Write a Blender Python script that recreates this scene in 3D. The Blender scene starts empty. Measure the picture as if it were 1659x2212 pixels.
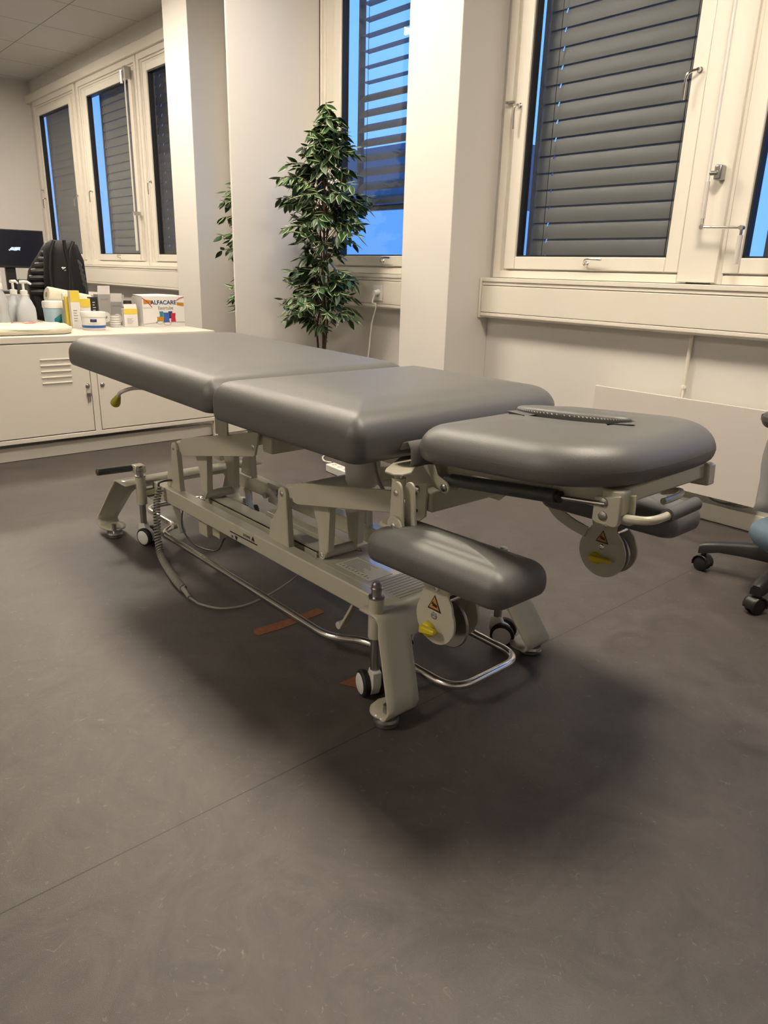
import bpy, bmesh, math, random
from mathutils import Vector, Matrix
random.seed(7)
sc = bpy.context.scene
COL = sc.collection
PI = math.pi

# ------------------------------------------------------------------ camera
F_PX, CX, CY, HC = 1554.0, 829.5, 1106.0, 1.0
PITCH, ROLL, YAW = 0.32253, 0.029415, 0.84204
cp, sp = math.cos(PITCH), math.sin(PITCH)
FW = Vector((-math.sin(YAW)*cp, math.cos(YAW)*cp, -sp))
R0 = Vector((math.cos(YAW), math.sin(YAW), 0))
U0 = R0.cross(FW)
RT = math.cos(ROLL)*R0 + math.sin(ROLL)*U0
UP = -math.sin(ROLL)*R0 + math.cos(ROLL)*U0
CAM = Vector((0, 0, HC))
cd = bpy.data.cameras.new('camera'); co = bpy.data.objects.new('camera', cd); COL.objects.link(co)
M = Matrix((RT, UP, -FW)).transposed().to_4x4(); M.translation = CAM
co.matrix_world = M
cd.sensor_fit = 'VERTICAL'; cd.sensor_height = 36; cd.sensor_width = 27; cd.lens = 36*F_PX/2212
cd.clip_start = .02; cd.clip_end = 200
sc.camera = co

def at(px, py, X=None, Y=None, z=None):
    """a measured photo point on a known plane of the room -> metres"""
    d = FW + RT*((px-CX)/F_PX) - UP*((py-CY)/F_PX)
    t = X/d.x if X is not None else (Y/d.y if Y is not None else (z-HC)/d.z)
    return CAM + d*t

# ------------------------------------------------------------------ materials
def newmat(name):
    m = bpy.data.materials.new(name); m.use_nodes = True
    nt = m.node_tree; b = nt.nodes['Principled BSDF']
    return m, nt, b
def mat(name, col, rough=.5, metal=0, coat=0, bump=0, bscale=200, emis=0, spec=.5, noise=0, nscale=20):
    m, nt, b = newmat(name)
    b.inputs['Base Color'].default_value = (*col, 1); b.inputs['Roughness'].default_value = rough
    b.inputs['Metallic'].default_value = metal; b.inputs['Coat Weight'].default_value = coat
    b.inputs['Specular IOR Level'].default_value = spec
    if emis:
        b.inputs['Emission Color'].default_value = (*col, 1); b.inputs['Emission Strength'].default_value = emis
    tc = nt.nodes.new('ShaderNodeTexCoord')
    if bump:
        n = nt.nodes.new('ShaderNodeTexNoise'); n.inputs['Scale'].default_value = bscale; n.inputs['Detail'].default_value = 4
        bp = nt.nodes.new('ShaderNodeBump'); bp.inputs['Strength'].default_value = bump; bp.inputs['Distance'].default_value = .002
        nt.links.new(tc.outputs['Object'], n.inputs['Vector']); nt.links.new(n.outputs['Fac'], bp.inputs['Height'])
        nt.links.new(bp.outputs['Normal'], b.inputs['Normal'])
    if noise:
        n = nt.nodes.new('ShaderNodeTexNoise'); n.inputs['Scale'].default_value = nscale; n.inputs['Detail'].default_value = 5
        r = nt.nodes.new('ShaderNodeValToRGB')
        a = tuple(c*(1-noise) for c in col); c2 = tuple(min(1, c*(1+noise)) for c in col)
        r.color_ramp.elements[0].color = (*a, 1); r.color_ramp.elements[1].color = (*c2, 1)
        r.color_ramp.elements[0].position = .3; r.color_ramp.elements[1].position = .7
        nt.links.new(tc.outputs['Object'], n.inputs['Vector']); nt.links.new(n.outputs['Fac'], r.inputs['Fac'])
        nt.links.new(r.outputs['Color'], b.inputs['Base Color'])
    return m
M_WALL = mat('wall_paint', (.66, .635, .60), .55, bump=.08, bscale=150)
M_TRIM = mat('trim_paint', (.74, .70, .615), .4, bump=.03)
M_RAD = mat('radiator_paint', (.60, .565, .53), .4)
M_FRAME = mat('window_frame_paint', (.75, .71, .63), .35)
M_BED = mat('cream_enamel', (.50, .48, .385), .28, coat=.3, bump=.06, bscale=500)
M_DECK = mat('cream_textured_enamel', (.50, .48, .39), .15, coat=1.0, bump=.22, bscale=260)
M_LEA = mat('grey_leatherette', (.105, .103, .100), .43, coat=.0, bump=.22, bscale=650, spec=.6)
M_LEA2 = mat('grey_leatherette_edge', (.15, .145, .14), .4)
M_CHROME = mat('chrome', (.74, .72, .69), .17, 1)
M_STEEL = mat('steel', (.42, .41, .40), .3, 1)
M_BLACK = mat('black_plastic', (.016, .016, .017), .4)
M_RUB = mat('black_rubber', (.010, .010, .011), .6)
M_DGREY = mat('dark_grey_plastic', (.055, .06, .058), .42)
M_GRIP = mat('grey_foam_grip', (.10, .10, .098), .7, bump=.2, bscale=900)
M_CABLE = mat('grey_cable', (.27, .255, .235), .5)
M_WCABLE = mat('white_cable', (.62, .60, .55), .45)
M_YEL = mat('yellow_plastic', (.62, .50, .02), .35)
M_YEL2 = mat('olive_yellow_rubber', (.40, .36, .03), .45)
M_WPL = mat('white_plastic', (.72, .71, .68), .35)
M_CAB = mat('white_steel_cabinet', (.66, .62, .55), .32, coat=.2)
M_ORNG = mat('orange_label', (.55, .23, .07), .5)
M_INK = mat('black_print', (.01, .01, .01), .5)
M_GINK = mat('grey_print', (.22, .22, .22), .5)
M_TAPE = mat('brown_parcel_tape', (.23, .085, .035), .55, noise=.2, nscale=60)
M_PAPER = mat('paper_label', (.62, .60, .53), .3)
M_PAPER2 = mat('grey_paper_label', (.40, .40, .38), .28)
M_GAPSHADE = mat('dark_shadow_gap', (.03, .028, .025), .9)  # near-black colour meant as painted shade in gaps, assigned to no object
M_BARK = mat('brown_bark', (.075, .038, .024), .8, noise=.35, nscale=40)
M_LEAF = mat('green_leaf', (.022, .062, .020), .42, noise=.45, nscale=9)
M_LEAFE = mat('cream_leaf_edge', (.27, .34, .16), .45)
M_POT = mat('dark_pot', (.03, .03, .03), .5)
M_SOIL = mat('dark_soil', (.03, .02, .012), .95)
M_SLAT = mat('grey_blind_slat', (.155, .15, .145), .5, 0)
M_SLATD = mat('dark_blind_slat', (.05, .052, .06), .5, 0)
M_GASK = mat('black_gasket', (.012, .012, .014), .5)
M_JACK = mat('black_fabric', (.006, .006, .007), .75, bump=.3, bscale=300)
M_JACK2 = mat('black_quilted_nylon', (.010, .010, .011), .45, bump=.2, bscale=60)
M_SCREEN = mat('monitor_screen', (.010, .011, .020), .2)
M_LOGO = mat('screen_logo', (.45, .62, 1.0), .4, emis=.8)
M_CLEAR = mat('clear_plastic', (.62, .66, .68), .15)
M_MILK = mat('milky_plastic', (.50, .53, .56), .3)
M_PILLOW = mat('cream_vinyl', (.62, .58, .46), .4, bump=.3, bscale=40)
M_RED = mat('red_patch', (.36, .12, .08), .6)
M_CARD = mat('white_cardboard', (.66, .64, .62), .4)
M_CARDG = mat('grey_cardboard', (.28, .27, .26), .5)
M_CARDY = mat('yellow_print', (.66, .50, .06), .45)
M_BLUE = mat('blue_print', (.03, .10, .36), .45)
M_NAVY = mat('navy_print', (.012, .03, .10), .45)
M_CYAN = mat('pale_blue_print', (.36, .50, .60), .45)
M_TEAL = mat('teal_print', (.01, .18, .20), .5)
M_REDP = mat('red_print', (.42, .01, .03), .5)
M_OCH = mat('ochre_print', (.42, .19, .01), .5)
M_SEAT = mat('blue_grey_fabric', (.10, .15, .20), .7, bump=.4, bscale=250)
M_SEATG = mat('pale_grey_fabric', (.34, .34, .34), .7, bump=.3, bscale=250)
M_WOOD = mat('pale_desk_top', (.5, .47, .42), .4)
M_FACADE = mat('light_facade', (.62, .70, .80), .7)
M_FACADED = mat('dark_facade', (.09, .11, .15), .7)
M_LAMP = mat('lamp_diffuser', (1.0, .87, .70), .5, emis=72.0)

def glass_mat():
    m = bpy.data.materials.new('window_glass'); m.use_nodes = True; nt = m.node_tree; nt.nodes.clear()
    o = nt.nodes.new('ShaderNodeOutputMaterial'); mx = nt.nodes.new('ShaderNodeMixShader')
    t = nt.nodes.new('ShaderNodeBsdfTransparent'); t.inputs[0].default_value = (.93, .95, .96, 1)
    g = nt.nodes.new('ShaderNodeBsdfGlossy'); g.inputs['Roughness'].default_value = .02
    lw = nt.nodes.new('ShaderNodeLayerWeight'); lw.inputs['Blend'].default_value = .5
    pw = nt.nodes.new('ShaderNodeMath'); pw.operation = 'POWER'; pw.inputs[1].default_value = 5; nt.links.new(lw.outputs['Facing'], pw.inputs[0])
    f = nt.nodes.new('ShaderNodeMath'); f.operation = 'MULTIPLY_ADD'; f.inputs[1].default_value = .94; f.inputs[2].default_value = .045; nt.links.new(pw.outputs[0], f.inputs[0])
    nt.links.new(f.outputs[0], mx.inputs[0]); nt.links.new(t.outputs[0], mx.inputs[1]); nt.links.new(g.outputs[0], mx.inputs[2])
    nt.links.new(mx.outputs[0], o.inputs[0]); return m
M_GLASS = glass_mat()
def clear_mat():
    m = bpy.data.materials.new('clear_bottle_plastic'); m.use_nodes = True; nt = m.node_tree; nt.nodes.clear()
    o = nt.nodes.new('ShaderNodeOutputMaterial'); mx = nt.nodes.new('ShaderNodeMixShader')
    t = nt.nodes.new('ShaderNodeBsdfTransparent'); t.inputs[0].default_value = (.82, .84, .85, 1)
    g = nt.nodes.new('ShaderNodeBsdfPrincipled'); g.inputs['Base Color'].default_value = (.7, .72, .74, 1); g.inputs['Roughness'].default_value = .12
    mx.inputs[0].default_value = .45
    nt.links.new(t.outputs[0], mx.inputs[1]); nt.links.new(g.outputs[0], mx.inputs[2]); nt.links.new(mx.outputs[0], o.inputs[0]); return m
M_CLEAR = clear_mat()

def floor_mat():
    m, nt, b = newmat('dark_marbled_linoleum'); L = nt.links
    tc = nt.nodes.new('ShaderNodeTexCoord')
    n1 = nt.nodes.new('ShaderNodeTexNoise'); n1.inputs['Scale'].default_value = 5.5; n1.inputs['Detail'].default_value = 9; n1.inputs['Distortion'].default_value = 1.6; n1.inputs['Roughness'].default_value = .68
    n2 = nt.nodes.new('ShaderNodeTexNoise'); n2.inputs['Scale'].default_value = 26; n2.inputs['Detail'].default_value = 8; n2.inputs['Distortion'].default_value = 3.5; n2.inputs['Roughness'].default_value = .7
    n3 = nt.nodes.new('ShaderNodeTexNoise'); n3.inputs['Scale'].default_value = 700; n3.inputs['Detail'].default_value = 2
    for n in (n1, n2, n3): L.new(tc.outputs['Object'], n.inputs['Vector'])
    r1 = nt.nodes.new('ShaderNodeValToRGB'); e = r1.color_ramp.elements
    e[0].position = .30; e[0].color = (.050, .041, .038, 1); e[1].position = .70; e[1].color = (.092, .080, .074, 1)
    r2 = nt.nodes.new('ShaderNodeValToRGB'); e = r2.color_ramp.elements
    e[0].position = .60; e[0].color = (0, 0, 0, 1); e[1].position = .74; e[1].color = (1, 1, 1, 1)
    r3 = nt.nodes.new('ShaderNodeValToRGB'); e = r3.color_ramp.elements
    e[0].position = .27; e[0].color = (1, 1, 1, 1); e[1].position = .38; e[1].color = (0, 0, 0, 1)
    L.new(n1.outputs['Fac'], r1.inputs['Fac']); L.new(n2.outputs['Fac'], r2.inputs['Fac']); L.new(n2.outputs['Fac'], r3.inputs['Fac'])
    mx = nt.nodes.new('ShaderNodeMix'); mx.data_type = 'RGBA'; mx.blend_type = 'MIX'
    mu = nt.nodes.new('ShaderNodeMath'); mu.operation = 'MULTIPLY'; mu.inputs[1].default_value = .8
    L.new(r2.outputs['Color'], mu.inputs[0]); L.new(mu.outputs[0], mx.inputs[0]); L.new(r1.outputs['Color'], mx.inputs[6]); mx.inputs[7].default_value = (.19, .17, .155, 1)
    mx2 = nt.nodes.new('ShaderNodeMix'); mx2.data_type = 'RGBA'
    mu2 = nt.nodes.new('ShaderNodeMath'); mu2.operation = 'MULTIPLY'; mu2.inputs[1].default_value = .35
    L.new(r3.outputs['Color'], mu2.inputs[0]); L.new(mu2.outputs[0], mx2.inputs[0]); L.new(mx.outputs[2], mx2.inputs[6]); mx2.inputs[7].default_value = (.03, .022, .02, 1)
    # welded seams between the sheets: along Y every 2 m, one of them at X = -1.06
    sx = nt.nodes.new('ShaderNodeSeparateXYZ'); L.new(tc.outputs['Object'], sx.inputs[0])
    def line(sock, off, per, w):
        a = nt.nodes.new('ShaderNodeMath'); a.operation = 'ADD'; a.inputs[1].default_value = off; L.new(sock, a.inputs[0])
        p = nt.nodes.new('ShaderNodeMath'); p.operation = 'PINGPONG'; p.inputs[1].default_value = per; L.new(a.outputs[0], p.inputs[0])
        c = nt.nodes.new('ShaderNodeMath'); c.operation = 'LESS_THAN'; c.inputs[1].default_value = w; L.new(p.outputs[0], c.inputs[0]); return c
    c = line(sx.outputs[0], 1.063, 1.0, .0014)
    mx3 = nt.nodes.new('ShaderNodeMix'); mx3.data_type = 'RGBA'
    L.new(c.outputs[0], mx3.inputs[0]); L.new(mx2.outputs[2], mx3.inputs[6]); mx3.inputs[7].default_value = (.028, .022, .02, 1)
    L.new(mx3.outputs[2], b.inputs['Base Color'])
    rr = nt.nodes.new('ShaderNodeMapRange'); rr.inputs[3].default_value = .38; rr.inputs[4].default_value = .56
    L.new(n1.outputs['Fac'], rr.inputs[0]); L.new(rr.outputs[0], b.inputs['Roughness'])
    bp = nt.nodes.new('ShaderNodeBump'); bp.inputs['Strength'].default_value = .25; bp.inputs['Distance'].default_value = .0015
    ad = nt.nodes.new('ShaderNodeMath'); ad.operation = 'ADD'; L.new(n2.outputs['Fac'], ad.inputs[0]); L.new(n3.outputs['Fac'], ad.inputs[1])
    L.new(ad.outputs[0], bp.inputs['Height']); L.new(bp.outputs['Normal'], b.inputs['Normal'])
    b.inputs['Specular IOR Level'].default_value = .5
    return m
M_FLOOR = floor_mat()
def ceil_mat():
    m, nt, b = newmat('ceiling_tiles'); L = nt.links
    tc = nt.nodes.new('ShaderNodeTexCoord'); sx = nt.nodes.new('ShaderNodeSeparateXYZ'); L.new(tc.outputs['Object'], sx.inputs[0])
    outs = []
    for k, off, per in ((0, 7.48, .365), (1, -2.50, .60)):
        a = nt.nodes.new('ShaderNodeMath'); a.operation = 'ADD'; a.inputs[1].default_value = off; L.new(sx.outputs[k], a.inputs[0])
        p = nt.nodes.new('ShaderNodeMath'); p.operation = 'PINGPONG'; p.inputs[1].default_value = per if k == 0 else .3; L.new(a.outputs[0], p.inputs[0])
        c = nt.nodes.new('ShaderNodeMath'); c.operation = 'LESS_THAN'; c.inputs[1].default_value = .0045; L.new(p.outputs[0], c.inputs[0]); outs.append(c)
    mxm = nt.nodes.new('ShaderNodeMath'); mxm.operation = 'MAXIMUM'; L.new(outs[0].outputs[0], mxm.inputs[0]); L.new(outs[1].outputs[0], mxm.inputs[1])
    mx = nt.nodes.new('ShaderNodeMix'); mx.data_type = 'RGBA'; L.new(mxm.outputs[0], mx.inputs[0])
    mx.inputs[6].default_value = (.60, .585, .56, 1); mx.inputs[7].default_value = (.26, .25, .24, 1)
    L.new(mx.outputs[2], b.inputs['Base Color']); b.inputs['Roughness'].default_value = .8
    return m
M_CEIL = ceil_mat()

# ------------------------------------------------------------------ mesh builder
class MB:
    def __init__(s): s.v = []; s.f = []; s.mi = []; s.mats = []; s.cur = 0
    def use(s, m):
        if m not in s.mats: s.mats.append(m)
        s.cur = s.mats.index(m); return s
    def add(s, vs, fs):
        o = len(s.v); s.v += [Vector(v) for v in vs]
        for f in fs: s.f.append(tuple(i+o for i in f)); s.mi.append(s.cur)
        return s
    def box(s, x0, x1, y0, y1, z0, z1, R=None, c=None):
        vs = [Vector((x, y, z)) for x in (x0, x1) for y in (y0, y1) for z in (z0, z1)]
        if R is not None:
            c = Vector(c) if c is not None else sum(vs, Vector())/8
            vs = [c + R @ (v-c) for v in vs]
        return s.add(vs, [(0, 1, 3, 2), (4, 6, 7, 5), (0, 4, 5, 1), (2, 3, 7, 6), (0, 2, 6, 4), (1, 5, 7, 3)])
    def cyl(s, a, b, r, n=20, r2=None, cap=True):
        a = Vector(a); b = Vector(b); d = (b-a).normalized(); r2 = r if r2 is None else r2
        u = d.orthogonal().normalized(); w = d.cross(u)
        vs = [a+(u*math.cos(2*PI*i/n)+w*math.sin(2*PI*i/n))*r for i in range(n)] + [b+(u*math.cos(2*PI*i/n)+w*math.sin(2*PI*i/n))*r2 for i in range(n)]
        fs = [(i, (i+1) % n, n+(i+1) % n, n+i) for i in range(n)]
        if cap: fs += [tuple(range(n-1, -1, -1)), tuple(range(n, 2*n))]
        return s.add(vs, fs)
    def tube(s, pts, r, n=10, closed=False, cap=True):
        pts = [Vector(p) for p in pts]; m = len(pts); rs = r if isinstance(r, (list, tuple)) else [r]*m
        T = []
        for i in range(m):
            if closed: t = pts[(i+1) % m]-pts[i-1]
            else: t = pts[min(i+1, m-1)]-pts[max(i-1, 0)]
            T.append(t.normalized())
        u = T[0].orthogonal().normalized(); vs = []
        for i in range(m):
            u = (u - T[i]*u.dot(T[i]))
            u = u.normalized() if u.length > 1e-6 else T[i].orthogonal().normalized()
            w = T[i].cross(u)
            for k in range(n):
                a = 2*PI*k/n; vs.append(pts[i]+(u*math.cos(a)+w*math.sin(a))*rs[i])
        fs = []
        for i in range(m if closed else m-1):
            j = (i+1) % m
            for k in range(n): fs.append((i*n+k, i*n+(k+1) % n, j*n+(k+1) % n, j*n+k))
        if cap and not closed: fs += [tuple(range(n-1, -1, -1)), tuple(range((m-1)*n, m*n))]
        return s.add(vs, fs)
    def lathe(s, c, prof, n=24, axis=(0, 0, 1)):
        c = Vector(c); d = Vector(axis).normalized(); u = d.orthogonal().normalized(); w = d.cross(u); vs = []
        for (r, h) in prof:
            for k in range(n):
                a = 2*PI*k/n; vs.append(c+d*h+(u*math.cos(a)+w*math.sin(a))*max(r, 1e-5))
        m = len(prof); fs = []
        for i in range(m-1):
            for k in range(n): fs.append((i*n+k, i*n+(k+1) % n, (i+1)*n+(k+1) % n, (i+1)*n+k))
        fs += [tuple(range(n-1, -1, -1)), tuple(range((m-1)*n, m*n))]
        return s.add(vs, fs)
    def prism(s, poly, plane, a, b):
        """poly: 2D points in plane 'xz','xy','yz', extruded a..b along the third axis"""
        def P(p, t): return {'xz': (p[0], t, p[1]), 'xy': (p[0], p[1], t), 'yz': (t, p[0], p[1])}[plane]
        n = len(poly); vs = [P(p, a) for p in poly]+[P(p, b) for p in poly]
        fs = [(i, (i+1) % n, n+(i+1) % n, n+i) for i in range(n)]+[tuple(range(n-1, -1, -1)), tuple(range(n, 2*n))]
        return s.add(vs, fs)
    def grid(s, rows, close=False):
        n = len(rows[0]); vs = [p for r in rows for p in r]; fs = []
        for i in range(len(rows)-1):
            for k in range(n if close else n-1):
                k2 = (k+1) % n; fs.append((i*n+k, i*n+k2, (i+1)*n+k2, (i+1)*n+k))
        return s.add(vs, fs)
    def build(s, name, m=None, parent=None, bevel=0, smooth=True, ang=35, solid=0, subsurf=0, origin=None, weld=False):
        me = bpy.data.meshes.new(name)
        mats = s.mats if s.mats else [m]
        me.from_pydata([tuple(v) for v in s.v], [], s.f)
        for mm in mats: me.materials.append(mm)
        if s.mats: me.polygons.foreach_set('material_index', s.mi)
        bm = bmesh.new(); bm.from_mesh(me)
        if weld: bmesh.ops.remove_doubles(bm, verts=bm.verts, dist=1e-5)
        bmesh.ops.recalc_face_normals(bm, faces=bm.faces)
        bm.to_mesh(me); bm.free()
        if smooth:
            me.polygons.foreach_set('use_smooth', [True]*len(me.polygons)); me.set_sharp_from_angle(angle=math.radians(ang))
        o = bpy.data.objects.new(name, me); COL.objects.link(o)
        base = Vector(origin) if origin is not None else Vector((0, 0, 0))
        if parent is None and origin is None and len(s.v):
            xs = [v.x for v in s.v]; ys = [v.y for v in s.v]; zs = [v.z for v in s.v]
            base = Vector(((min(xs)+max(xs))/2, (min(ys)+max(ys))/2, min(zs)))
        if parent is None:
            me.transform(Matrix.Translation(-base)); o.location = base
        else:
            w = Vector((0, 0, 0)); p = parent
            while p is not None: w += p.location; p = p.parent
            o.parent = parent; me.transform(Matrix.Translation(-w))
        if solid:
            md = o.modifiers.new('solid', 'SOLIDIFY'); md.thickness = solid; md.offset = 0
        if bevel:
            md = o.modifiers.new('bevel', 'BEVEL'); md.width = bevel; md.segments = 2; md.limit_method = 'ANGLE'; md.angle_limit = math.radians(40)
        if subsurf:
            md = o.modifiers.new('sub', 'SUBSURF'); md.levels = subsurf; md.render_levels = subsurf
        return o
def tag(o, label, cat, group=None):
    o['label'] = label; o['category'] = cat
    if group: o['group'] = group
    return o
def thing(name, label, cat, loc, group=None):
    o = bpy.data.objects.new(name, None); COL.objects.link(o); o.location = loc; o.empty_display_size = .1
    return tag(o, label, cat, group)
def struct(o): o['kind'] = 'structure'; return o
def plabel(o, t): o['label'] = t; return o
def copy_tree(o, parent=None):
    c = o.copy(); COL.objects.link(c); c.parent = parent
    for ch in [x for x in bpy.data.objects if x.parent == o]: copy_tree(ch, c)
    return c
def arc(cx, cy, r, a0, a1, n=6): return [(cx+r*math.cos(math.radians(a0+(a1-a0)*i/n)), cy+r*math.sin(math.radians(a0+(a1-a0)*i/n))) for i in range(n+1)]
def smooth_path(pts, r=.04, n=7):
    """polyline with rounded corners"""
    P = [Vector(p) for p in pts]; out = [P[0]]
    for i in range(1, len(P)-1):
        a = (P[i-1]-P[i]); b = (P[i+1]-P[i]); rr = min(r, a.length*.49, b.length*.49)
        A = P[i]+a.normalized()*rr; B = P[i]+b.normalized()*rr
        for k in range(n+1):
            t = k/n; out.append(A*(1-t)**2+P[i]*2*t*(1-t)+B*t*t)
    out.append(P[-1]); return out
def spline(pts, n=8):
    P = [Vector(p) for p in pts]; P = [P[0]*2-P[1]]+P+[P[-1]*2-P[-2]]; out = []
    for i in range(1, len(P)-2):
        for k in range(n):
            t = k/n; a, b, c, d = P[i-1], P[i], P[i+1], P[i+2]
            out.append(.5*((2*b)+(c-a)*t+(2*a-5*b+4*c-d)*t*t+(3*b-a-3*c+d)*t**3))
    out.append(P[-2]); return out
def text_mesh(name, body, size, origin, ux, uy, m, parent, align='LEFT', ext=.0004, bold=0, sx=1, fit=None):
    """lettering lying in the plane of unit vectors ux, uy"""
    cu = bpy.data.curves.new(name, 'FONT'); cu.body = body; cu.size = size; cu.align_x = align; cu.extrude = ext/2; cu.offset = bold
    t = bpy.data.objects.new(name, cu); COL.objects.link(t)
    dg = bpy.context.evaluated_depsgraph_get(); dg.update()
    me = bpy.data.meshes.new_from_object(t.evaluated_get(dg)); bpy.data.objects.remove(t)
    if fit:
        xs = [v.co.x for v in me.vertices]; sx = fit/(max(xs)-min(xs))
    ux = Vector(ux).normalized(); uy = Vector(uy).normalized(); w = ux.cross(uy)
    R = Matrix((ux*sx, uy, w)).transposed().to_4x4(); R.translation = Vector(origin)+w*ext/2
    me.transform(R)
    me.materials.clear(); me.materials.append(m)
    b = MB(); b.v = [v.co.copy() for v in me.vertices]; b.f = [tuple(p.vertices) for p in me.polygons]; b.mi = [0]*len(b.f)
    return b

# ------------------------------------------------------------------ ROOM
XL, XR, YB, YW, ZC = -9.82, 2.6, -3.2, 3.08, 2.95
struct(MB().box(XL, XR, YB, YW+.3, -.12, 0).build('floor', M_FLOOR, smooth=False, origin=(0, 0, 0)))
struct(MB().box(XL, XR, YB, YW+.12, ZC, ZC+.1).build('ceiling', M_CEIL, smooth=False, origin=(0, 0, 0)))
struct(MB().box(XL-.12, XL, YB, YW+.12, 0, ZC).build('wall_left', M_WALL, smooth=False))
struct(MB().box(XR, XR+.12, YB, YW+.12, 0, ZC).build('wall_right', M_WALL, smooth=False))
struct(MB().box(XL, XR, YB-.12, YB, 0, ZC).build('wall_back', M_WALL, smooth=False))

# window openings: (frame x0, x1, glass x0, glass x1, z0, z1)
ZG0, ZG1 = 1.09, 2.56
wins = [
    # frameX0, frameX1, glassX0, glassX1
    (-9.66, -8.36, -9.50, -8.53),
    (-8.26, -6.86, -8.03, -7.01),
    (-6.80, -5.70, -6.62, -5.78),
    (-5.24, -4.16, -5.10, -4.30),
    (-4.15, -3.02, -3.93, -3.14),
    (-2.60, -1.575, -2.478, -1.66),
    (-1.43, -.42, -1.342, -.52),
    (-.30, .70, -.20, .58),
]
b = MB()
ops = [(w[0], w[1]) for w in wins]; xs = [XL]
b.box(XL, XR, YW, YW+.05, 0, .985); b.box(XL, XR, YW, YW+.05, 2.70, ZC)
cur = XL
for (a, c) in ops:
    b.box(cur, a, YW, YW+.05, .985, 2.70); cur = c
b.box(cur, XR, YW, YW+.05, .985, 2.70)
struct(b.build('wall_front', M_WALL, smooth=False))
# pillars and the partition
struct(MB().box(-3.01, -2.653, 2.76, YW, 0, ZC).build('wall_pillar', M_WALL, bevel=.004))
struct(MB().box(-5.66, -5.29, 2.76, YW, 0, ZC).build('wall_pillar', M_WALL, bevel=.004))
struct(MB().box(-4.166, -4.15, 2.406, YW, 0, ZC).build('wall_partition', M_WALL, bevel=.003))
# skirting
struct(MB().box(-2.652, XR, YW-.012, YW, 0, .075).build('baseboard_front', M_TRIM, bevel=.003))
struct(MB().box(XL, XL+.015, YB, YW, 0, .08).build('baseboard_left', M_TRIM, bevel=.003))
struct(MB().box(-3.95, -3.012, YW-.012, YW, 0, .075).build('baseboard_niche', M_TRIM, bevel=.003))

def sill(x0, x1, name):
    b = MB()
    b.box(x0, x1, 3.0, YW, .965, .985)                      # board
    b.box(x0+.004, x1, 3.006, YW, .948, .965)
    b.box(x0+.006, x1, 3.0, YW, .812, .945)                 # cable casing front
    b.prism([(3.0, .81), (3.0, .794), (3.012, .784), (YW, .784), (YW, .81)], 'yz', x0+.006, x1)
    b.box(x0-.006, x0+.004, 2.992, YW, .782, .982)          # end cap
    return struct(b.build(name, M_TRIM, bevel=.002))
sill(-2.645, 2.5, 'trim_1'); sill(-4.145, -3.016, 'trim_2'); sill(-9.80, -5.66, 'trim_3')
# beam above the left windows
struct(MB().box(XL, -5.66, 3.03, YW, 2.72, 2.80).build('trim_4', M_TRIM, bevel=.003))
# wide post between the two right windows
struct(MB().box(-1.590, -1.425, 3.035, YW+.02, .993, 2.72).build('trim_5', M_FRAME, bevel=.003))

def handle(par, x, z, y, drop, side=0):
    """chrome casement handle: rose and a hanging bent lever"""
    b = MB()
    b.lathe((x, y, z), [(.012, 0), (.012, .004), (.008, .008), (.007, .022)], 14, (0, -1, 0))
    if drop == 'down':
        b.tube(spline([(x, y-.02, z), (x-.004-side*.02, y-.032, z-.008), (x-.008-side*.03, y-.034, z-.03), (x-.008-side*.032, y-.032, z-.105)], 5), [.0055]*15+[.006], 8)
    else:
        b.tube(spline([(x, y-.02, z), (x+.008, y-.03, z+.014), (x+.03, y-.034, z+.02), (x+.095, y-.032, z+.018)], 5), [.0055]*15+[.006], 8)
    return b.build('handle', M_CHROME, par)

def blind(x0, x1, z0, z1, tilt, name, m, label, pitch=.0765, group=None, holes=True, head=True, tiltf=None):
    b = MB(); y = 3.175; wd = .090
    n = int((z1-z0)/pitch)
    cords = [x0+.085, x1-.10] if holes else []
    for i in range(n+1):
        zc = z0+.03+i*pitch
        t = tilt if tiltf is None else tiltf(zc)
        s_, c_ = math.sin(t), math.cos(t)
        segs = []; cur = x0
        for cx in cords: segs.append((cur, cx-.004, 1)); segs.append((cx-.004, cx+.004, 0)); cur = cx+.004
        segs.append((cur, x1, 1))
        for (a, c, full) in segs:
            prof = []
            for k in range(7):
                u = -wd/2+wd*k/6
                if not full and k > 4: break
                bow = .007*(1-(u/(wd/2))**2)
                prof.append((y+u*c_-bow*s_, zc+u*s_+bow*c_))
            rows = [[(a, p[0], p[1]) for p in prof], [(c, p[0], p[1]) for p in prof]]
            b.grid(rows)
            rows = [[(a, p[0]+.0012, p[1]) for p in prof], [(c, p[0]+.0012, p[1]) for p in prof]]
            b.grid(rows)
    o = thing(name, label, 'blind', ((x0+x1)/2, y, z0), group)
    b.build('slats', m, o, ang=60)
    r = MB(); r.box(x0, x1, y-.02, y+.02, z0-.035, z0-.005); r.build('bottom_rail', M_SLATD, o)
    for cx in (x0+.085, x1-.10):
        MB().cyl((cx, y-.03, z0-.02), (cx, y-.03, z1), .0018, 6).build('cord', M_GASK, o)
    for xx in (x0-.012, x1+.012): MB().box(xx-.009, xx+.009, y-.02, y+.02, z0-.05, z1+.02).build('guide_rail', M_SLATD, o)
    return o

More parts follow.
